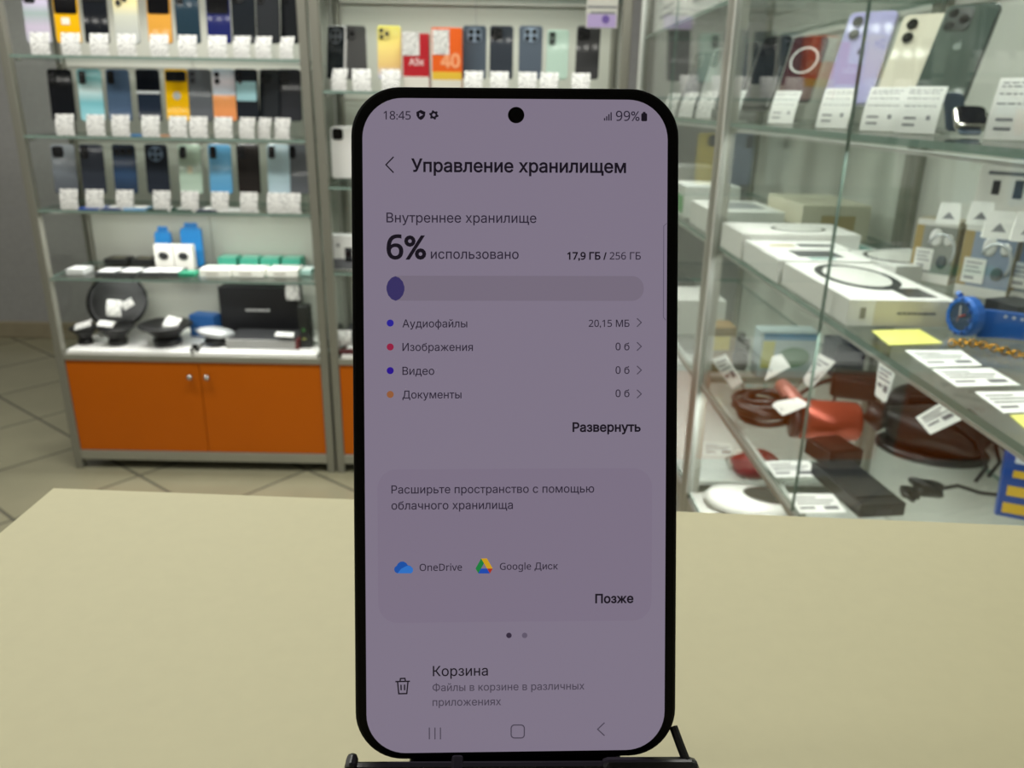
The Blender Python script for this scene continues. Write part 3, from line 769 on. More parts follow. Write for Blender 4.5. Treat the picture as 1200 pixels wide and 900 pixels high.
# ------------------------------------------------------------------ small things in the first cabinet
def flat_quad(name, label, cat, px4, z, th, material, group=None, frame=None, mark=None):
    """a sheet or card lying on a surface, outlined by its four corners on that surface"""
    P4 = [on_z(x, y, z) for x, y in px4]; c = sum(P4, Vector()) / 4; c.z = z
    t = thing(name, label, cat, c, (0, 0, 0), group)
    bm = bmesh.new(); lo = [bm.verts.new((p.x - c.x, p.y - c.y, 0)) for p in P4]; hi = [bm.verts.new((p.x - c.x, p.y - c.y, th)) for p in P4]
    bm.faces.new(lo[::-1]); bm.faces.new(hi)
    for i in range(4): bm.faces.new((lo[i], lo[(i + 1) % 4], hi[(i + 1) % 4], hi[i]))
    obj('sheet', bm, material, t)
    q = [p - c for p in P4]
    def at(u, v): return (q[0] * (1 - u) + q[1] * u) * (1 - v) + (q[3] * (1 - u) + q[2] * u) * v
    if mark:
        ib = bmesh.new()
        for u0, u1, v0, v1 in mark:
            ib.faces.new([ib.verts.new((at(*k).x, at(*k).y, th + .0003)) for k in ((u0, v0), (u1, v0), (u1, v1), (u0, v1))])
        obj('print', ib, INK, t)
    return t
def booklet(label, px, py, zs, cover, paper=True, w_=.068, d_=.075, twist=0.0, group=None):
    p = on_z(px, py, zs)
    t = thing('booklet', label, 'booklet', (p.x, YF + .055, zs + .0008), (0, 0, twist), group)
    obj('cover', bx(-w_ / 2, w_ / 2, -d_ / 2, d_ / 2, 0, .006, .0008), mat(cover, .35), t)
    if paper: obj('inserted_sheet', bx(-w_ * .30, w_ * .44, -d_ * .30, d_ * .46, .0062, .0072), PAPER, t)
    return t
GB = 'booklets lying on the third shelf'
for lb, px, c in (('royal blue booklet with a white sheet, nearest the grey wall', 124, '2b55a8'), ('deep navy blue booklet beside the royal blue one', 151, '27457f'), ('light blue booklet with a white sheet', 178, '5f9fd0'),
                  ('dark green booklet after the light blue one', 206, '22403a'), ('dark green booklet before the mint phone tag', 234, '2c4f42'), ('black blue booklet under the sky blue phone', 263, '1f2f4a'), ('plain white booklet at the end of the row', 290, 'dfe2de')):
    booklet(lb, px, 241, S3, c, c != 'dfe2de', group=GB, twist=.05)
booklet('blue booklet lying on the second shelf before the yellow phone', 198, 156, S2, '3f78ad', False, w_=.10, d_=.05)
booklet('peach booklet lying on the second shelf under the grey phone', 242, 156, S2, 'c99a78', False, w_=.06, d_=.045)
def carton_at(name, label, cat, px, py, z, w_, d_, h_, col, twist=0.0, top=None, front=None, group=None, ymin=.03, ymax=.25, bev=.001, rough=.45, word=None, extra=None):
    """box standing on a shelf of the back cabinets: px, py is the middle of its lower front edge"""
    p = on_z(px, py, z); y = min(max(p.y, YF + ymin), YF + ymax); x = on_y(px, py, y).x
    t = thing(name, label, cat, (x, y, z + .0008), (0, 0, twist), group)
    obj('box_body', bx(-w_ / 2, w_ / 2, 0, d_, 0, h_, bev), mat(col, rough), t)
    if top: obj('top_label', bx(-w_ * top[0], w_ * top[0], d_ * .10, d_ * .85, h_ - .0002, h_ + .0008), mat(top[1], .5), t)
    for k in (front or []): obj('front_print', bx(k[0], k[1], -.0008, .0004, k[2], k[3]), mat(k[4], .5), t)
    if word: obj('printed_word', text_bm(word[0], word[1], word[2], word[3], -.0012, word[5]), mat(word[4], .5), t)
    return t
# fourth shelf
GW = 'earphone cartons on the fourth shelf'
def ear_carton(lb, px):
    t = carton_at('earphone_carton', lb, 'box', px, 309, S4, .066, .03, .090, 'e9e7df', group=GW, ymax=.165)
    e = lathe([(0, 0), (.012, .001), (.014, .003), (.010, .006), (0, .007)], 16, None, Matrix.Translation((0, 0, .052)) @ Matrix.Rotation(math.radians(90), 4, 'X') @ Matrix.Scale(1.25, 4, (1, 0, 0)))
    obj('earbud_picture', e, mat('1d1d1f', .4), t)
    return t
ear_carton('white carton with a black earbud picture, before the single blue packet', 193)
ear_carton('white carton with a black earbud picture, touching the tall blue packet', 216)
def packet(lb, px, h_, w_):
    p = on_y(px, 300, YF + .235)
    t = thing('plastic_packet', lb, 'packet', (p.x, YF + .235, S4 + .0008), (-.08, 0, 0), 'blue packets on the fourth shelf')
    obj('bag', slab(w_, h_, .022, .012, .006), mat('2a80c2', .3), t)
    obj('header_card', slab(w_ * .62, .024, .003, .006, .0005, z0=h_ - .006), mat('1f78bd', .35), t)
packet('low blue plastic packet behind the white earphone carton', 193, .125, .06); packet('tall bright blue packet beside the earphone cartons', 226, .14, .078)
carton_at('cable_case', 'small clear and white case at the post end of the fourth shelf', 'case', 88, 322, S4, .062, .07, .018, 'cfd2d0', top=(.4, 'f0f0ee'))
GD = 'black edged flat cases on the fourth shelf'
for lb, px in (('black edged case with white label, nearest the post, fourth shelf', 123), ('second black edged case with white label from the post, fourth shelf', 149), ('third black edged case with white label, fourth shelf', 175), ('grey edged case with white label beside the teal box', 197)):
    carton_at('flat_case', lb, 'case', px, 325, S4, .070, .09, .016, '4a4c4d', top=(.40, 'e9ebe9'), group=GD, ymin=.012)
for lb, px in (('black flat case with a yellow strip behind the labelled cases', 135), ('black flat case lying before the white earphone cartons', 167)):
    carton_at('flat_case', lb, 'case', px, 309, S4, .082, .07, .020, '262727', top=(.30, '6f6c58'), ymin=.11, group='black flat cases at the rear')
carton_at('flat_carton', 'cream flat carton under the earphone cartons', 'box', 203, 313, S4, .11, .05, .014, 'dcdacd', ymin=.105)
carton_at('flat_carton', 'teal green flat box on the fourth shelf front', 'box', 217, 325, S4, .068, .05, .014, '1f8a68', ymin=.012)
GT = 'white flat cartons with teal lids'
for lb, px in (('white flat carton beside the teal green box, fourth shelf', 252), ('white flat carton in the middle of three, fourth shelf', 291), ('white flat carton by the pale teal box, fourth shelf', 331)):
    t = carton_at('flat_carton', lb, 'box', px, 325, S4, .106, .085, .026, 'ecece4', top=(.42, 'd8e2d8'), group=GT, ymin=.012)
    obj('brand_strip', bx(-.03, .012, -.0008, .0004, .009, .014), mat('a9a59a', .5), t)
for k, (lb, px) in enumerate((('teal flat box behind the first white carton', 266), ('teal flat box second along the rear of the fourth shelf', 292), ('teal flat box third along the rear of the fourth shelf', 316), ('teal flat box at the far end of the rear row', 341))):
    carton_at('teal_carton', lb, 'box', px, 309, S4, .068, .07, .032, '4fb59a', top=(.40, '8fd0ba'), ymin=.115, group='teal boxes at the rear of the fourth shelf')
carton_at('flat_carton', 'pale teal box squeezed against the post, fourth shelf', 'box', 358, 323, S4, .040, .08, .018, 'a9d0c8', top=(.40, 'dfe9e4'), ymin=.012)
# display floor of the first cabinet
ZF = SB - .012 + .0008
def speaker(lb, px, py, r, h, tilt=0.0, ymax=.25, zoff=0.0):
    p = on_z(px, py, ZF); y = min(max(p.y, YF + r + .012), YF + ymax); x = on_y(px, py, y).x
    t = thing('car_speaker', lb, 'car speaker', (x, y, ZF + zoff), (tilt, 0, .2), 'black car speakers')
    K = mat('141414', .45)
    obj('magnet', lathe([(r * .50, 0), (r * .52, h * .04), (r * .52, h * .26), (r * .48, h * .30)], 28), mat('1b1b1c', .3), t, smooth=True)
    obj('basket', lathe([(r * .42, h * .30), (r * .50, h * .45), (r * .86, h * .84), (r * 1.0, h * .88), (r * 1.0, h * .95), (r * .93, h * .97)], 32), K, t, smooth=True)
    obj('cone', lathe([(r * .94, h * .965), (r * .88, h * 1.0), (r * .80, h * .96), (r * .40, h * .80), (r * .28, h * .80), (r * .20, h * .88), (0, h * .92)], 32), mat('232324', .35), t, smooth=True)
    return t
speaker('large black car speaker leaning at the rear of the cabinet floor', 147, 384, .106, .066, 1.05, .255, .098)
speaker('small black car speaker with a tag at the post end', 101, 402, .048, .062)
speaker('middle black car speaker beside the small one', 139, 403, .060, .068)
speaker('wide black car speaker before the blue carton', 197, 403, .092, .078)
def loose_tag(label, px, py, y, w_, h_, rot, group='loose price tags on the cabinet floor', frame=False, foot=True):
    p = on_y(px, py, y)
    t = thing('price_tag', label, 'price tag', p, rot, group)
    bm = bmesh.new(); n = 6
    F = [[bm.verts.new((sx * w_ / 2, -.006 * math.sin(k / n * math.pi) * (1 if a == 0 else 1) + a * .0008, (k / n - .5) * h_)) for sx in (-1, 1)] for a in (0, 1) for k in range(n + 1)]
    A, B = F[:n + 1], F[n + 1:]
    for k in range(n):
        bm.faces.new((A[k][0], A[k][1], A[k + 1][1], A[k + 1][0])); bm.faces.new((B[k][1], B[k][0], B[k + 1][0], B[k + 1][1]))
        bm.faces.new((A[k][0], A[k + 1][0], B[k + 1][0], B[k][0])); bm.faces.new((A[k][1], B[k][1], B[k + 1][1], A[k + 1][1]))
    bm.faces.new((A[0][0], B[0][0], B[0][1], A[0][1])); bm.faces.new((A[n][0], A[n][1], B[n][1], B[n][0]))
    obj('paper', bm, PRINT, t)
    return t
loose_tag('white tag standing against the large speaker', 134, 361, YF + .10, .052, .058, (-.3, .06, 0))
loose_tag('crumpled white tag on the cone of the large speaker', 150, 356, YF + .115, .04, .03, (-.6, -.5, .3))
loose_tag('white tag lying on the small car speaker', 98, 380.5, YF + .055, .060, .036, (-1.15, -.3, .1))
loose_tag('white tag lying on the middle car speaker', 125, 379.5, YF + .07, .055, .034, (-1.2, .1, 0))
loose_tag('tall white tag lying on the wide car speaker', 202, 378, YF + .085, .05, .055, (-1.0, .25, 0))
def amp():
    t = carton_at('amplifier_carton', 'wide black carton with pale lettering at the rear of the cabinet floor', 'box', 306, 386, ZF, .29, .07, .185, '17171a', ymin=.19, ymax=.215, rough=.4)
    rnd = random.Random(3); bm = bmesh.new(); x = -.05
    for k in range(9):
        wd = rnd.uniform(.006, .009); box(bm, x, x + wd, -.001, .0002, .096, .104 + rnd.uniform(0, .002)); x += wd + .0025
    obj('pale_lettering', bm, mat('c4c4c2', .5), t)
    loose_tag('white tag stuck on the corner of the wide black carton', 343, 343, YF + .17, .050, .055, (0, 0, 0))
    t = carton_at('amplifier', 'flat silver amplifier with dark red end before the black carton', 'amplifier', 307, 407, ZF, .255, .15, .030, '8f8f8c', rough=.35, ymin=.02, ymax=.06)
    fb = bmesh.new()
    for k in range(9): box(fb, -.122 + .0, .118, .012 + k * .015, .019 + k * .015, .0298, .0325)
    obj('cooling_fins', fb, mat('56575a', .35, .4), t)
    obj('end_cap', bx(.119, .131, -.001, .151, 0, .033, .002), mat('5a1f1f', .4), t)
    loose_tag('white tag lying on the silver amplifier', 334, 392, YF + .07, .065, .03, (-1.3, .05, 0))
    carton_at('slim_device', 'slim black device standing between the carton and the post', 'device', 358, 404, ZF, .036, .05, .15, '1a1c1a', ymin=.05, ymax=.08, front=[(-.008, .002, .062, .070, '3f7a3a'), (-.010, .004, .030, .036, '8a8f4a')])
amp()
def blue_pack():
    t = carton_at('blue_carton', 'blue carton tilted between the speakers and the black carton', 'box', 237, 388, ZF, .10, .06, .082, '2b5f9e', twist=-.25, ymin=.17, ymax=.19, front=[(-.035, .02, .022, .032, '9fb8d4')])
    p = on_z(254, 394, ZF); y = YF + .10; x = on_y(254, 394, y).x
    t = thing('oval_lamp', 'silver oval lamp with black foot in front of the blue carton', 'lamp', (x - .008, y, ZF + .006), (0, .15, .3))
    obj('foot', lathe([(.030, 0), (.038, .004), (.034, .018), (.02, .022)], 24), BLACKM, t, smooth=True)
    e = lathe([(.02, .020), (.055, .030), (.066, .040), (.060, .050), (.030, .058), (0, .060)], 32, None, Matrix.Scale(.7, 4, (0, 1, 0))); obj('shell', e, mat('c3c6c8', .25, .3), t, smooth=True)
    t = thing('clip_holder', 'small black clip between the two white floor boards', 'clip', (on_y(228, 408, YF + .02).x, YF + .02, ZF), (0, 0, 0))
    obj('base', bx(-.016, .016, -.008, .012, 0, .010, .002), BLACK, t); obj('white_dot', cyl((0, -.0085, .006), (0, -1, 0), .004, .001, 14), WHITE, t); obj('jaw', bx(-.010, .010, 0, .008, .010, .024, .002), BLACK, t)
blue_pack()
# second cabinet, the strip beside the foreground phone
GH = 'phones on the lower shelf of the second cabinet'
def low_phone(lb, px, col, style, **k):
    p = on_y(px, 203, YF + .08); z = B2 + .02
    easel('clear acrylic easel under the ' + ' '.join(lb.split()[:8]), (p.x, YF + .08, B2 + .0008), (0, 0, .05), .02, 'acrylic phone easels of the lower shelf')
    shelf_phone(lb, (p.x, YF + .08, B2 + .0208), (-.10, 0, .05), col, style, .077, .165, group=GH, **k)
low_phone('white phone with black camera bar, lower shelf of the second cabinet', 403, 'e4e3df', 'square', cam_c='1a1815')
low_phone('yellow phone on the lower shelf behind the foreground phone', 640, 'c9bc5c', 'square')
low_phone('blue grey phone on the lower shelf behind the foreground phone', 600, '7b8d9c', 'dual')
low_phone('grey green phone on the lower shelf behind the foreground phone', 556, '9aa59c', 'dual')
t = carton_at('figure_carton', 'white carton with a dark and red picture beside the foreground phone', 'box', 404, 317, B3, .084, .05, .118, 'dfe0de', ymin=.04, ymax=.05, front=[(-.040, .044, .004, .040, '6b6d72'), (.004, .030, .030, .078, '3a3a3e'), (.010, .022, .046, .066, '9c2f22')])
obj('round_mark', cyl((-.018, -.0006, .086), (0, -1, 0), .006, .0006, 16), mat('8b8d90', .5), t)
carton_at('dark_case', 'dark case on the floor of the second cabinet beside the foreground phone', 'case', 417, 405, ZF, .08, .12, .050, '2b2b30', ymin=.06)
carton_at('flat_carton', 'dark red flat carton before the dark case, second cabinet', 'box', 413, 409, ZF, .10, .03, .012, '4e1f22', ymin=.012, ymax=.014)
loose_tag('white tag leaning on the dark case, second cabinet', 403, 396, YF + .045, .055, .055, (-.2, 0, 0))

# ------------------------------------------------------------------ things in the near glass showcase
def rloc(p): return RM @ Vector(p)
def apple_emblem(t, z, s, y, col):
    pts = []
    for k in range(40):
        a = 2 * math.pi * k / 40; r = 1 + .10 * math.cos(2 * a) * .6; x, yy = r * math.cos(a) * .92, r * math.sin(a)
        if abs(x) < .28: yy *= .90
        d = Vector((x - 1.12, yy - .12)).length
        if d < .46: q = Vector((1.12, .12)) + (Vector((x, yy)) - Vector((1.12, .12))).normalized() * .46; x, yy = q.x, q.y
        pts.append((x, yy))
    bm = bmesh.new(); bm.faces.new([bm.verts.new((x * s, y, z + yy * s)) for x, yy in pts])
    lf = [(.02, 1.02), (.10, 1.30), (.40, 1.55), (.42, 1.30), (.26, 1.08)]
    bm.faces.new([bm.verts.new((x * s, y, z + yy * s)) for x, yy in lf])
    obj('fruit_emblem', bm, mat(col, .15, .3), t)
def near_phone(label, px, py, x, yaw, lean, col, style, W, H, emblem=None, **k):
    p = loc_x(px, py, x); lift = max(p.z - R1, .008); wz = RZ + yaw
    a = rloc((p.x, p.y, R1 + .0008)); easel('clear acrylic easel under the ' + ' '.join(label.split()[:6]), a, (0, 0, wz), lift, 'acrylic easels in the glass showcase', lean)
    t = shelf_phone(label, rloc((p.x, p.y, R1 + .0008 + lift)), (-lean, 0, wz), col, style, W, H, group='phones on stands in the glass showcase', **k)
    if emblem: apple_emblem(t, H * .56, .0062, -.00425 - .0009, emblem)
    return t
NY = -.72
near_phone('maroon phone with a white magnet ring on the glass showcase shelf', 928, 121, .14, NY, .46, '4a1a20', 'magring', .068, .1335, rim='3a3034')
near_phone('lilac phone with two round cameras and a dark fruit emblem', 990, 124, .115, NY - .06, .44, 'a9a6cf', 'two', .0757, .1509, '5d5b74', rim='8c8ca0')
near_phone('cream white phone with two round cameras beside the lilac one', 1050, 128, .165, -.82, .46, 'd6d0bd', 'two', .0715, .1467, None, rim='cfc9b8')
near_phone('dark green phone with square camera block and fruit emblem', 1097, 122, .185, -.86, .50, '4b5650', 'square', .0715, .148, '8f9a94', rim='39423d', cam_c='2b322e')
def near_tag(label, px, py, x, yaw=NY, w_=.046, h_=.060, lean=.42):
    p = loc_x(px, py, x); a = rloc((p.x, p.y, R1 + .0008))
    price_tag(label, a, (0, 0, RZ + yaw), w_, h_, lean, 'price tags on the glass showcase shelf', near=True)
near_tag('printed price tag before the maroon phone, glass showcase', 914, 144, .075)
near_tag('printed price tag before the lilac phone, glass showcase', 974, 146, .062)
near_tag('printed price tag before the cream phone, glass showcase', 1028, 150, .075)
near_tag('printed price tag before the dark green phone, glass showcase', 1072, 152, .09)
near_tag('printed price tag past the small watch, at the edge of the picture', 1184, 163, .10, w_=.05, h_=.066)
def small_watch():
    p = loc_x(1138, 156, .125); t = thing('smartwatch', 'small silver smartwatch with a navy strap on the glass showcase shelf', 'watch', rloc((p.x, p.y, R1 + .0008)), (0, 0, RZ - .55))
    L = -1.02
    obj('case', slab(.036, .042, .010, .009, .003), mat('b9b6ae', .2, .8), t, (0, 0, .008), (L, 0, .25))
    obj('watch_face', slab(.030, .036, .0006, .007, 0, y=-.0054, z0=.003), mat('1a1a1f', .08), t, (0, 0, .008), (L, 0, .25))
    obj('crown', cyl((.018, 0, .028), (1, 0, 0), .0035, .003, 14), mat('c9c6c0', .2, .8), t, (0, 0, .008), (L, 0, .25))
    obj('strap', slab(.024, .050, .0025, .006, .0008), mat('23384a', .5), t, (-.018, .040, .004), (-.5, 0, .5))
    obj('strap', slab(.024, .022, .0025, .006, .0008), mat('23384a', .5), t, (0, -.010, .002), (-1.2, 0, .25))
small_watch()
def show_box(name, label, x0, x1, y0, y1, z, h, col, twist=0.0, group=None, cat='box', rough=.4):
    c = Vector(((x0 + x1) / 2, (y0 + y1) / 2, z + .0008)); t = thing(name, label, cat, rloc(c), (0, 0, RZ + twist), group)
    w_, d_ = x1 - x0, y1 - y0
    obj('carton', bx(-w_ / 2, w_ / 2, -d_ / 2, d_ / 2, 0, h, .001), mat(col, rough), t); return t
def patch(t, name, x0, x1, y0, y1, z, col, rough=.35, th=.0006): return obj(name, bx(x0, x1, y0, y1, z - .0002, z + th), mat(col, rough), t)
def top_oval(t, name, cx, cy, rx, ry, z, col, ring=None):
    e = lathe([(1, 0), (1, .0007)], 32, None, Matrix.Translation((cx, cy, z)) @ Matrix.Diagonal((rx, ry, 1, 1))); obj(name, e, mat(col, .15), t)
    if ring: e = lathe([(1, 0), (1, .0006)], 32, None, Matrix.Translation((cx, cy, z + .0006)) @ Matrix.Diagonal((rx * ring, ry * ring, 1, 1))); obj(name, e, mat('e2e2dc', .3), t)
Z2 = R2; GX = 'white tablet cartons on the glass shelf'
t = show_box('tablet_carton', 'white tablet carton with a beige end nearest the blue watch', .012, .146, -.605, -.365, Z2, .034, 'eeede8', group=GX)
obj('end_label', bx(-.034, .0666, -.1206, -.1196, .001, .033), mat('d6d0ba', .4), t)
rnd = random.Random(5); bm = bmesh.new(); x = -.006
for k in range(8): q = rnd.uniform(.003, .006); box(bm, x, x + q, -.1212, -.1204, .016, .0185); x += q + .0012
obj('printed_line', bm, INK, t); obj('emblem', bx(-.052, -.045, -.1206, -.1196, .010, .024), mat('8e8b84', .4), t)
top_oval(t, 'tablet_picture', .000, .02, .050, .085, .034, '3b3c40', .80); patch(t, 'tablet_picture', .012, .050, -.105, -.055, .034, '2d2e30', .15)
t = show_box('tablet_carton', 'white carton with dark printed top in the middle of the row', .006, .150, -.358, -.262, Z2, .036, 'f0f0ec', group=GX); patch(t, 'dark_print', -.03, .04, -.02, .035, .036, '4b4e52'); patch(t, 'teal_print', -.02, .02, -.04, -.028, .036, '6fa59c')
t = show_box('tablet_carton', 'white carton second from the corner post', .008, .160, -.256, -.172, Z2, .036, 'efefeb', group=GX); patch(t, 'dark_print', .0, .06, -.02, .005, .036, '565a5e'); patch(t, 'gold_print', -.05, -.01, -.02, -.004, .036, 'b9a878')
t = show_box('tablet_carton', 'white carton with an oval on its lid by the corner post', .006, .215, -.164, -.028, Z2, .046, 'ecebe6', group=GX); top_oval(t, 'lid_oval', .015, -.005, .05, .035, .046, '6f706e', .86)
t = show_box('tablet_carton', 'white carton with a black rimmed lid behind the row', .175, .315, -.330, -.190, Z2, .026, 'e4e4df', .25, GX); top_oval(t, 'lid_oval', 0, 0, .062, .06, .026, '2a2b2d', .88)
t = show_box('tablet_carton', 'teal and white flat carton behind the middle of the row', .170, .250, -.185, -.080, Z2, .020, 'd3dcd8', .1, GX); patch(t, 'teal_print', -.02, .03, -.03, .02, .020, '4f9a90')
# earphone cartons at the rear of that shelf
def ear_box(label, px, py, w_, d_, h_, yaw, pic, z=Z2, tagp=True):
    c = loc_z(px, py, z); t = thing('headphone_carton', label, 'box', rloc((c.x, c.y, z + .0008)), (0, 0, RZ + yaw), 'headphone cartons on the glass shelf')
    obj('carton', bx(-w_ / 2, w_ / 2, 0, d_, 0, h_, .001), mat('b3aa90', .4), t)
    obj('front_picture', bx(-w_ * .30, w_ / 2 - .001, -.0007, .0004, .016, h_ - .010), mat(pic, .35), t)
    obj('gold_strip', bx(-w_ / 2 + .001, -w_ * .30, -.0007, .0004, .016, h_ - .010), mat('a08a58', .5), t)
    obj('white_header', bx(-w_ / 2 + .001, w_ / 2 - .001, -.0007, .0004, h_ - .010, h_ - .001), mat('d9d8d2', .4), t)
    obj('white_footer', bx(-w_ / 2 + .001, w_ / 2 - .001, -.0007, .0004, .001, .016), mat('dddcd6', .4), t)
    obj('side_print', bx(w_ / 2 - .0004, w_ / 2 + .0006, .004, d_ - .004, .012, h_ - .012), mat('7f6c46', .5), t)
    arc = [(w_ * .18 + .020 * math.cos(a), -.002, h_ * .52 + .026 * math.sin(a)) for a in [math.radians(-40 + k * 22) for k in range(10)]]
    obj('headband_picture', tube(arc, .0024, 8), mat('cfd3d6', .25, .4), t, smooth=True)
    E_ = Matrix.Rotation(math.radians(90), 4, 'X')
    for cx, cz, rx, rz_, cc in ((w_ * .02, h_ * .72, .009, .014, 'e3e3e1'), (w_ * .32, h_ * .70, .007, .009, 'dcdcda'), (w_ * .24, h_ * .36, .008, .010, '4c5157')):
        obj('ear_cup_picture', lathe([(1, 0), (1, .0012), (.7, .0022), (0, .0024)], 20, None, Matrix.Translation((cx, -.0007, cz)) @ E_ @ Matrix.Diagonal((rx, rz_, 1, 1))), mat(cc, .35), t, smooth=True)
    if tagp:
        lb = obj('paper_label', bx(-w_ * .40, w_ * .02, -.0022, -.0012, h_ * .20, h_ * .54), PAPER, t)
        for z0, z1, x1 in ((.47, .49, -.05), (.41, .43, -.10), (.35, .37, -.04), (.25, .29, -.16)): obj('print', bx(-w_ * .35, w_ * x1, -.0026, -.0020, h_ * z0, h_ * z1), mat('9a9b9e', .7), lb)
    return t
ear_box('headphone carton with silver picture nearest the rear post', 1086, 332, .062, .040, .098, -.85, '8d8f8a')
ear_box('headphone carton with a paper label, between its two neighbours', 1146, 350, .070, .040, .104, -.85, '8794a8')
ear_box('headphone carton cut off by the edge of the picture', 1204, 358, .072, .040, .106, -.85, '8a8f94')
c = loc_z(1172, 322, Z2)
def tall_box():
    c = Vector((.335, -.45, Z2)); p = loc_x(1166, 300, .30)
    t = thing('white_carton', 'tall white carton with small dark figures behind the headphone cartons', 'box', rloc((.318, p.y + .03, Z2 + .0008)), (0, 0, RZ - .75))
    obj('carton', bx(-.042, .042, 0, .022, 0, .190, .001), mat('e2e0da', .4), t)
    obj('figure_print', bx(-.022, -.012, -.0007, .0004, .140, .160), mat('2e2e30', .5), t); obj('figure_print', bx(.006, .018, -.0007, .0004, .136, .162), mat('35353a', .5), t); obj('red_mark', bx(.012, .034, -.0007, .0004, .182, .189), mat('a5564a', .5), t)
    obj('printed_line', bx(-.030, .030, -.0007, .0004, .168, .173), INK, t)
tall_box()
def tent(label, px, py, y_, s=.03):
    p = loc_x(px, py, y_); t = thing('tent_card', label, 'tent card', rloc(p), (0, 0, RZ - .5), 'white tent cards on the headphone cartons')
    bm = bmesh.new(); v = [bm.verts.new(q) for q in ((-s / 2, -.008, 0), (s / 2, -.008, 0), (s / 2, .010, 0), (-s / 2, .010, 0), (-s * .42, -.001, s * .95), (s * .42, -.001, s * .95), (s * .42, .0005, s * .95), (-s * .42, .0005, s * .95))]
    for q in ((3, 2, 1, 0), (4, 5, 6, 7), (0, 1, 5, 4), (1, 2, 6, 5), (2, 3, 7, 6), (3, 0, 4, 7)): bm.faces.new([v[i] for i in q])
    obj('card', bm, PAPER, t); INKT = mat('7f8083', .7)
    mk = bmesh.new(); mk.faces.new([mk.verts.new((x, -.0078 + (z / (s * .95)) * .007 - .0004, z)) for x, z in ((-.008, s * .24), (.008, s * .24), (0, s * .55))]); obj('printed_mark', mk, INKT, t)
tent('white tent card on the headphone carton nearest the rear post', 1110, 262, .205); tent('white tent card behind the middle headphone carton', 1147, 263, .235, .032); tent('white tent card on the middle headphone carton', 1168, 279, .185, .034); tent('white tent card at the edge of the picture', 1203, 283, .17, .034)
lin3 = [(.08, .55, .18, .24), (.08, .9, .34, .40), (.08, .8, .50, .56), (.08, .4, .70, .80), (.6, .9, .66, .84)]
GN = 'notes and price tags lying at the front of the glass shelf'
flat_quad('paper_note', 'yellow paper note lying before the beige ended carton', 'note', [(1021, 388), (1077, 386), (1105, 403), (1042, 405)], Z2 + .0008, .0008, mat('e3e07a', .6), GN)
flat_quad('price_tag', 'white tag lying next to the yellow note on the glass shelf', 'price tag', [(1060, 411), (1126, 411), (1151, 429), (1088, 431)], Z2 + .0008, .0008, PAPER, GN, mark=lin3)
flat_quad('price_tag', 'white tag lying between two other flat tags below the blue watch', 'price tag', [(1091, 433), (1161, 432), (1196, 452), (1121, 454)], Z2 + .0008, .0008, PAPER, GN, mark=lin3)
flat_quad('price_tag', 'white flat tag cut off by the edge of the picture', 'price tag', [(1142, 460), (1212, 459), (1240, 482), (1176, 485)], Z2 + .0008, .0008, PAPER, GN, mark=lin3)
flat_quad('paper_note', 'yellow paper note at the edge of the picture under the last flat tag', 'note', [(1183, 487), (1240, 485), (1270, 505), (1205, 507)], Z2 + .0008, .0008, mat('e3e07a', .6), GN)
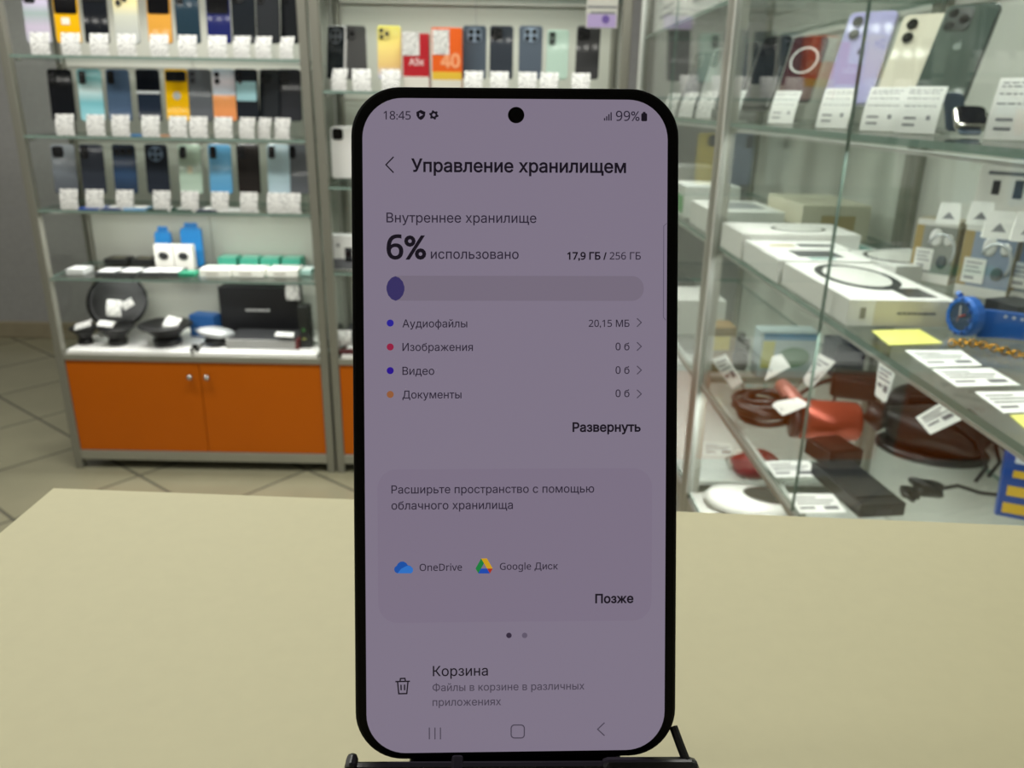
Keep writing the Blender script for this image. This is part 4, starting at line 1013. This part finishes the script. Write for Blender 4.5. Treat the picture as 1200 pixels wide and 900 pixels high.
def blue_watch():
    c = loc_z(1128, 394, Z2); t = thing('sports_watch', 'chunky bright blue sports watch lying on the glass shelf', 'watch', rloc((c.x, c.y, Z2 + .0008)), (0, 0, RZ - .55))
    B = mat('2a68c0', .4); R = .024; TURN = Matrix.Rotation(-.95, 4, 'Z')
    Mf = Matrix.Translation((0, 0, R)) @ TURN @ Matrix.Rotation(math.radians(90), 4, 'X') @ Matrix.Rotation(.15, 4, 'Y')
    bz = lathe([(R * .80, -.006), (R, -.004), (R * 1.0, .006), (R * .90, .010), (R * .74, .010), (R * .72, .008)], 16, None, Mf); obj('case', bz, B, t)
    obj('dial', lathe([(R * .74, .0078), (R * .70, .0088), (0, .0088)], 24, None, Mf), mat('33455f', .2), t)
    rb = bmesh.new()
    for k in range(12):
        a = k * math.pi / 6; x, z = math.cos(a) * R * .86, math.sin(a) * R * .86 + R; box(rb, x - .0018, x + .0018, -.0115, -.009, z - .0018, z + .0018)
    bmesh.ops.transform(rb, verts=rb.verts, matrix=TURN)
    obj('bezel_stud', rb, mat('153d7e', .4), t)
    for a, l_, cl in ((.4, .010, 'b03a30'), (1.7, .013, 'c9ccd0')): obj('hand', tube([TURN @ Vector((0, -.0092, R)), TURN @ Vector((math.cos(a) * l_, -.0092, R + math.sin(a) * l_))], .0009, 6), mat(cl, .4), t)
    obj('sub_dial', cyl(TURN @ Vector((-.006, -.0089, R - .004)), TURN @ Vector((0, -1, 0)), .005, .0006, 18), mat('6d5560', .3), t)
    for z, sg in ((R + .021, 1), (R - .014, -1)): obj('button', cyl(TURN @ Vector((-R * .8, 0, z)), TURN @ Vector((-1, 0, .3 * sg)), .0035, .006, 12), mat('3a6fbf', .3), t)
    # strap: broad band running away from the case, with a row of pale holes
    n = 14; sb = bmesh.new(); rings = []
    for k in range(n + 1):
        u = k / n; x = .014 + u * .115; z0 = .006 + .002 * math.sin(u * 3); h_ = .034 - .010 * u; y = .004 + .010 * math.sin(u * math.pi); rings.append([sb.verts.new(q) for q in ((x, y - .003, z0), (x, y + .003, z0), (x, y + .003, z0 + h_), (x, y - .003, z0 + h_))])
    for a, b in zip(rings, rings[1:]):
        for i in range(4): sb.faces.new((a[i], a[(i + 1) % 4], b[(i + 1) % 4], b[i]))
    sb.faces.new(rings[0][::-1]); sb.faces.new(rings[-1]); bmesh.ops.translate(sb, verts=sb.verts, vec=(0, 0, -.006))
    st = obj('strap', sb, B, t)
    for k in range(10):
        u = .22 + k * .075; x = .014 + u * .115; y = .004 + .010 * math.sin(u * math.pi) - .0031; obj('strap_hole', cyl((x, y, .0300 - .010 * u), (0, -1, 0), .0020, .0005, 10), mat('cfd8e6', .5), st)
    obj('strap_loop', bx(.020, .030, .006, .016, 0, .033, .002), mat('17438a', .4), t)
blue_watch()
def bracelet():
    c = loc_z(1150, 412, Z2); t = thing('bracelet', 'gold link bracelet lying beside the blue watch', 'bracelet', rloc((c.x, c.y, Z2 + .0008)), (0, 0, RZ - .5))
    bm = bmesh.new()
    for k in range(26):
        u = k / 25; x = -.03 + u * .13; y = .012 * math.sin(u * 9); tube([(x + .004 * math.cos(a), y + .004 * math.sin(a) * (1 if k % 2 else .3), .0045 + .004 * math.sin(a) * (0 if k % 2 else .95)) for a in [j * math.pi / 5 for j in range(10)]], .0013, 5, bm, True)
    obj('chain', bm, mat('b88a2c', .25, .9), t, smooth=True)
bracelet()
t = show_box('dark_case', 'black round topped case behind the blue watch', .225, .275, -.585, -.535, Z2, .024, '26282b', .3, cat='case')

# ---- lower glass shelf: cables, hair dryer, brown pouch
Z3 = R3 + .0008
BROWN = mat('21150f', .3)
def coil():
    t = thing('cable_coil', 'glossy dark brown cable wound in a coil on the lower glass shelf', 'cable', rloc((.070, -.215, Z3)), (0, 0, RZ))
    pts = []; n = 260
    for k in range(n):
        u = k / n; a = u * 2 * math.pi * 9; r = .047 + .009 * math.sin(u * 23) - .008 * math.cos(u * 7); pts.append((r * math.cos(a) * 1.0, r * math.sin(a) * .95, .0125 + .034 * u + .006 * math.sin(a * 1.0 + u * 9)))
    obj('cable', tube(pts, .0052, 8), BROWN, t, smooth=True)
    obj('plug', tube([(.035, -.03, .046), (.060, -.045, .052), (.080, -.05, .05)], [.008, .010, .007], 10), mat('1c1210', .4), t, smooth=True)
coil()
def dryer():
    a = loc_x(934, 498, .10); a2 = RI @ on_y(934, 498, (rloc(a)).y); b = RI @ on_y(1002, 496, (rloc(a)).y - .01)
    A = rloc(a); B_ = rloc(b); ax = (B_ - A); L = ax.length; r = .034
    zc = Z3 + r
    t = thing('hair_dryer', 'copper red hair dryer head lying on the lower glass shelf', 'hair dryer', (A.x, A.y, Z3), (0, 0, math.atan2(ax.y, ax.x)))
    Mx = Matrix.Translation((0, 0, r)) @ Matrix.Rotation(math.radians(90), 4, 'Y')
    obj('head', lathe([(r * .90, 0), (r, .003), (r * 1.0, L * .9), (r * .97, L), (r * .90, L + .003), (0, L + .003)], 36, None, Mx), mat('ab4a35', .25, .35), t, smooth=True)
    obj('nozzle', lathe([(r * .93, -.012), (r * .98, -.010), (r * .96, .0)], 36, None, Mx), mat('3b2f30', .35), t, smooth=True)
    obj('handle', tube([(.012, .018, r + .006), (-.001, .065, r + .020), (-.008, .108, r + .022)], [.014, .015, .014], 14), mat('b9776b', .3, .2), t, smooth=True)
dryer()
def pouch():
    c = loc_z(1088, 540, R3); t = thing('leather_pouch', 'wide dark brown leather pouch with cords on the lower glass shelf', 'pouch', rloc((c.x + .012, c.y + .02, Z3)), (0, 0, RZ - .45))
    bm = blob(.088, .062, .040, .10, 11, 4, -.030)
    for v in bm.verts: v.co.z += .045
    obj('bag', bm, mat('21140f', .42, noise=.2, nscale=60), t, smooth=True)
    obj('base_rim', lathe([(.9, 0), (1, .1), (1, .25), (.93, .35)], 36, None, Matrix.Translation((0, 0, .004)) @ Matrix.Diagonal((.086, .064, .045, 1))), mat('1c0f0c', .3), t, smooth=True)
    for k, (x, y, h_) in enumerate(((.03, -.03, .07), (.05, .0, .085), (.07, -.02, .06))): obj('cord', tube([(x - .05, y + .02, .06), (x - .01, y - .015, h_ + .008), (x + .025, y - .02, h_ * .8), (x + .045, y - .03, .02), (x + .03, y - .06, .006)], .0032, 8), mat('1a0f0c', .35), t, smooth=True)
    obj('neck', tube([(-.075, .0, .05), (-.095, -.002, .062), (-.090, .005, .075)], [.026, .022, .012], 14), mat('21140f', .42, noise=.2, nscale=60), t, smooth=True)
    c = loc_z(1083, 580, R3); t = thing('belt_clip', 'small black plastic clip before the brown pouch', 'clip', rloc((c.x, c.y, Z3)), (0, 0, RZ - .3))
    bm = blob(.026, .017, .014, .28, 4, 3, -.009)
    for v in bm.verts: v.co.z += .0095
    obj('clip_body', bm, mat('121213', .4), t, smooth=True); obj('cord', tube([(.018, .0, .012), (.045, .012, .016), (.075, .010, .010), (.10, .02, .006)], .003, 8), mat('161111', .4), t, smooth=True); obj('jaw', bx(-.036, -.010, -.026, -.002, 0, .013, .004), BLACK, t); obj('hook', tube([(-.026, -.02, .010), (-.034, -.034, .012), (-.020, -.040, .006)], .0045, 8), BLACK, t, smooth=True)
pouch()
def rear_camera():
    c = loc_z(985, 452, R3); y = max(c.y, -.20)
    t = thing('strapped_case', 'small dark brown case with a strap behind the hair dryer', 'case', rloc((.262, -.135, Z3)), (0, 0, RZ - .4))
    obj('case_body', bx(-.042, .042, -.022, .022, .018, .062, .008), mat('2a1a15', .4), t); obj('lid', bx(-.043, .043, -.023, .023, .058, .068, .004), mat('1c1210', .35), t)
    for s_ in (-1, 1): obj('leg', tube([(s_ * .028, 0, .02), (s_ * .036, -.02, .003)], .0035, 8), mat('1c1210', .4), t)
    obj('strap', tube([(-.04, 0, .05), (-.075, -.01, .032), (-.10, -.02, .012), (-.12, -.03, .006)], .004, 8), mat('1a100d', .4), t)
rear_camera()
def rear_pouch():
    t = thing('leather_pouch', 'dark brown round pouch under the upper glass shelf edge', 'pouch', rloc((.325, -.235, Z3)), (0, 0, RZ))
    bm = blob(.05, .035, .042, .08, 21, 3, -.038)
    for v in bm.verts: v.co.z += .039
    obj('bag', bm, mat('2a1712', .4, noise=.2, nscale=60), t, smooth=True); obj('flap', bx(-.03, .03, -.037, -.030, .035, .07, .006), mat('1d100d', .4), t)
rear_pouch()
t = show_box('wallet', 'long black wallet on the lower glass shelf beside the flat tags', .080, .148, -.572, -.430, R3, .020, '17171a', .12, cat='wallet'); obj('clasp', bx(-.012, .012, -.0722, -.066, .004, .014, .001), mat('2c2c30', .3), t); patch(t, 'flap', -.030, .030, -.05, .05, .020, '202024', .3, .002)
t = show_box('wallet', 'small dark brown wallet behind the long black wallet', .098, .160, -.410, -.345, R3, .026, '21130f', .25, cat='wallet'); patch(t, 'flap', -.026, .026, -.028, .028, .026, '2c1a15', .3, .002)
flat_quad('price_tag', 'white tag lying on the lower glass shelf above the other flat one', 'price tag', [(895, 541), (948, 540), (958, 559), (909, 560)], R3 + .0012, .0008, PAPER, 'flat tags on the lower glass shelf', mark=lin3)
flat_quad('price_tag', 'white tag lying lowest on the lower glass shelf before the wallet', 'price tag', [(923, 579), (976, 579), (992, 601), (937, 602)], R3 + .0012, .0008, PAPER, 'flat tags on the lower glass shelf', mark=lin3)
def plane_tag(label, px4, xs, string=None):
    P4 = [rloc(loc_x(px, py, x)) for (px, py), x in zip(px4, xs)]; c = sum(P4, Vector()) / 4
    t = thing('hanging_tag', label, 'price tag', c, (0, 0, 0), 'tags tied to things on the lower glass shelf')
    q = [p - c for p in P4]; nrm = (q[1] - q[0]).cross(q[3] - q[0]).normalized()
    if nrm.dot(CAM - c) < 0: nrm = -nrm
    bm = bmesh.new(); f = [bm.verts.new(p) for p in q]; b = [bm.verts.new(p - nrm * .0009) for p in q]
    bm.faces.new(f); bm.faces.new(b[::-1])
    for i in range(4): bm.faces.new((f[i], f[(i + 1) % 4], b[(i + 1) % 4], b[i]))
    obj('paper', bm, PAPER, t)
    ib = bmesh.new()
    def at(u, v): return (q[0] * (1 - u) + q[1] * u) * (1 - v) + (q[3] * (1 - u) + q[2] * u) * v + nrm * .0004
    for u0, u1, v0, v1 in ((.12, .85, .15, .20), (.12, .7, .27, .32), (.12, .88, .40, .45), (.12, .45, .58, .68), (.55, .85, .55, .75)): ib.faces.new([ib.verts.new(at(*k)) for k in ((u0, v0), (u1, v0), (u1, v1), (u0, v1))])
    obj('print', ib, INK, t)
    if string: obj('string', tube([q[string[0]] * .9, Vector(rloc(loc_x(*string[1]))) - c], .0012, 6), mat('1a1412', .5), t)
plane_tag('narrow white tag standing over the brown cable coil', [(834, 421), (850, 415), (870, 448), (858, 456)], [.018, .024, .034, .028], (2, (878, 470, .06)))
plane_tag('white tag leaning between the coil and the strapped case', [(905, 418), (916, 415), (926, 430), (896, 446)], [.13, .14, .13, .11])
plane_tag('white tag standing behind the hair dryer', [(960, 414), (979, 424), (950, 456), (940, 446)], [.17, .18, .16, .15], (3, (925, 462, .12)))
plane_tag('white tag lying over the top of the hair dryer', [(901, 472), (935, 466), (950, 474), (917, 487)], [.062, .095, .10, .070])
plane_tag('white tag tied by a cord to the brown pouch', [(1030, 422), (1050, 434), (1038, 473), (1025, 463)], [.20, .215, .205, .195], (2, (1041, 492, .21)))
plane_tag('large white tag lying on the brown pouch', [(1073, 489), (1104, 471), (1132, 489), (1090, 509)], [.20, .235, .25, .205])
def blue_yellow():
    c = loc_z(1196, 616, R3); t = thing('blue_carton', 'blue carton with yellow printed blocks at the edge of the picture', 'box', rloc((c.x, c.y, Z3 + .008)), (-.35, 0, RZ - .45))
    obj('carton', bx(-.032, .05, 0, .02, 0, .10, .001), mat('1e4a9c', .35), t)
    for x0, x1, z0, z1 in ((-.026, .01, .006, .020), (-.024, .014, .030, .044), (-.020, .02, .056, .066)): obj('yellow_print', bx(x0, x1, -.0008, .0004, z0, z1), mat('e2b62c', .4), t)
    obj('white_print', bx(-.02, .03, -.0008, .0004, .076, .09), mat('d9dce2', .4), t)
blue_yellow()
# ---- floor of the showcase
ZB = RB + .0008
def low_items():
    t = thing('oval_device', 'white oval device with a dark window on the showcase floor', 'device', rloc((.108, -.075, ZB)), (0, 0, RZ - .3))
    obj('shell', lathe([(.8, 0), (1, .008), (1, .020), (.9, .030), (.55, .036), (0, .037)], 36, None, Matrix.Diagonal((.090, .055, 1, 1))), mat('d8d8d2', .3), t, smooth=True)
    obj('window', lathe([(1, 0), (1, .0014), (.92, .0022), (0, .0024)], 30, None, Matrix.Translation((.038, 0, .0365)) @ Matrix.Diagonal((.05, .034, 1, 1))), mat('2e2d2b', .2), t, smooth=True)
    t = thing('red_bag', 'small red bag with a pale strap on the showcase floor', 'bag', rloc((.165, .075, ZB)), (0, 0, RZ - .2))
    bm = blob(.055, .035, .036, .07, 9, 3, -.032)
    for v in bm.verts: v.co.z += .034
    obj('bag', bm, mat('8c2a2c', .5), t, smooth=True); obj('strap', tube([(-.05, -.01, .02), (-.062, -.02, .045), (-.045, -.02, .066), (-.02, -.01, .072)], .006, 8), mat('cfc8bf', .5), t, smooth=True)
    flat_quad('price_tag', 'white tag lying on the showcase floor behind the red bag', 'price tag', [(823, 519), (856, 519), (862, 534), (824, 534)], ZB + .0004, .0008, PAPER, mark=lin3)
low_items()
# ------------------------------------------------------------------ the farther glass showcase
FB = 'boxes in the farther glass showcase'
def far_box(label, x0, x1, y0, y1, z, h, col, prints=(), twist=0.0):
    t = show_box('carton_box', label, x0, x1, y0, y1, z, h, col, twist, FB); hw, hd = (x1 - x0) / 2, (y1 - y0) / 2
    for n_, side, a, b, c_, d_, cc in prints:
        if side == 'x': obj(n_, bx(-hw - .0008, -hw + .0004, a, b, c_, d_), mat(cc, .4), t)
        elif side == 'y': obj(n_, bx(a, b, -hd - .0008, -hd + .0004, c_, d_), mat(cc, .4), t)
        else: obj(n_, bx(a, b, c_, d_, h - .0002, h + .0008), mat(cc, .4), t)
    return t
far_box('low white carton on the middle glass shelf past the corner post', .02, .17, .10, .30, R2, .05, 'e2e2dc', [('grey_print', 'z', -.04, .05, -.05, .06, '8b8e90')])
far_box('cream carton on the middle glass shelf near the corner post', .19, .33, .06, .28, R2, .07, 'd3cdb6', [('gold_print', 'y', -.03, .04, .02, .05, 'a8935a')])
far_box('white carton with a green side past the corner post', .02, .15, .36, .50, R2, .075, 'dfe2dc', [('green_print', 'x', -.05, .05, .01, .05, '4f9e58')])
far_box('yellow and white carton toward the back cabinet', .02, .14, .56, .68, R2, .06, 'e0dcc8', [('yellow_print', 'x', -.05, .03, .01, .04, 'd9b93a')])
far_box('grey carton in the far corner of the middle glass shelf', .04, .20, .75, .92, R2, .09, 'a9aaa6', [('white_print', 'x', -.05, .05, .02, .06, 'dedede')])
far_box('yellow brown carton on the lower glass shelf past the partition', .03, .085, .06, .12, R3, .10, '8c6f3f', [('yellow_print', 'y', -.02, .015, .05, .08, 'd8bd3a')])
t = far_box('blue and white carton with a green oval on the lower glass shelf', .13, .25, .03, .08, R3, .10, 'b9c8cc', [('blue_print', 'y', -.055, .055, .082, .096, '3f86b5'), ('yellow_print', 'y', -.056, -.03, .02, .08, 'cfc860')])
obj('oval_print', lathe([(1, 0), (1, .0008)], 28, None, Matrix.Translation((.012, -.0255, .045)) @ Matrix.Rotation(math.radians(90), 4, 'X') @ Matrix.Diagonal((.034, .022, 1, 1))), mat('5d8a66', .4), t)
far_box('dark navy carton at the rear of the lower glass shelf', .29, .355, .03, .10, R3, .075, '1f2540', [])
far_box('white carton on the lower glass shelf toward the back cabinet', .02, .14, .34, .50, R3, .09, 'd9d9d4', [('dark_print', 'x', -.05, .04, .02, .06, '3a3c40')])
far_box('black carton on the lower glass shelf toward the back cabinet', .02, .12, .58, .74, R3, .08, '232427', [('white_print', 'x', -.04, .02, .03, .05, 'c9c9c6')])
def cam_thing():
    t = thing('video_camera', 'dark brown video camera between two cartons on the lower glass shelf', 'camera', rloc((.108, .09, Z3)), (0, 0, RZ - .3))
    obj('body', bx(-.018, .018, -.03, .03, .01, .062, .004), mat('3a322b', .4), t); obj('lens_barrel', cyl((0, -.03, .038), (0, -1, 0), .016, .022, 20), mat('201c1a', .3), t); obj('foot', bx(-.015, .015, -.018, .02, 0, .011, .002), BLACKM, t); obj('viewfinder', bx(-.008, .008, -.01, .03, .062, .074, .002), BLACKM, t)
cam_thing()
GF = 'phones on the upper glass shelf of the farther showcase'
for k, (lb, y, x, c, st) in enumerate((('black phone past the corner post in the farther showcase', .16, .10, '1f2226', 'square'), ('slate phone in the farther showcase', .34, .09, '454b52', 'dual'), ('pale grey phone in the farther showcase', .52, .09, 'b3b6b4', 'dual'), ('dark blue phone nearest the back cabinet in the farther showcase', .72, .09, '2a3446', 'square'))):
    yaw = -1.1; easel('clear acrylic easel under the ' + ' '.join(lb.split()[:7]), rloc((x, y, R1 + .0008)), (0, 0, RZ + yaw), .018, 'acrylic easels in the farther showcase', .3)
    shelf_phone(lb, rloc((x, y, R1 + .0188)), (-.3, 0, RZ + yaw), c, st, .073, .150, group=GF)
    price_tag('price tag before the ' + ' '.join(lb.split()[:9]), rloc((x - .06, y - .035, R1 + .0008)), (0, 0, RZ + yaw), .05, .06, .3, 'price tags in the farther showcase')

for lb, y0, y1 in (('white carton with grey print on the top glass shelf near the corner post', .22, .52), ('white carton with grey print on the top glass shelf toward the back cabinet', .60, .95)):
    far_box(lb, .02, .20, y0, y1, R0, .10, 'e6e6e2', [('grey_print', 'x', -.10, .09, .030, .040, '9a9b9d'), ('grey_print', 'x', -.10, .04, .052, .060, '9a9b9d')])
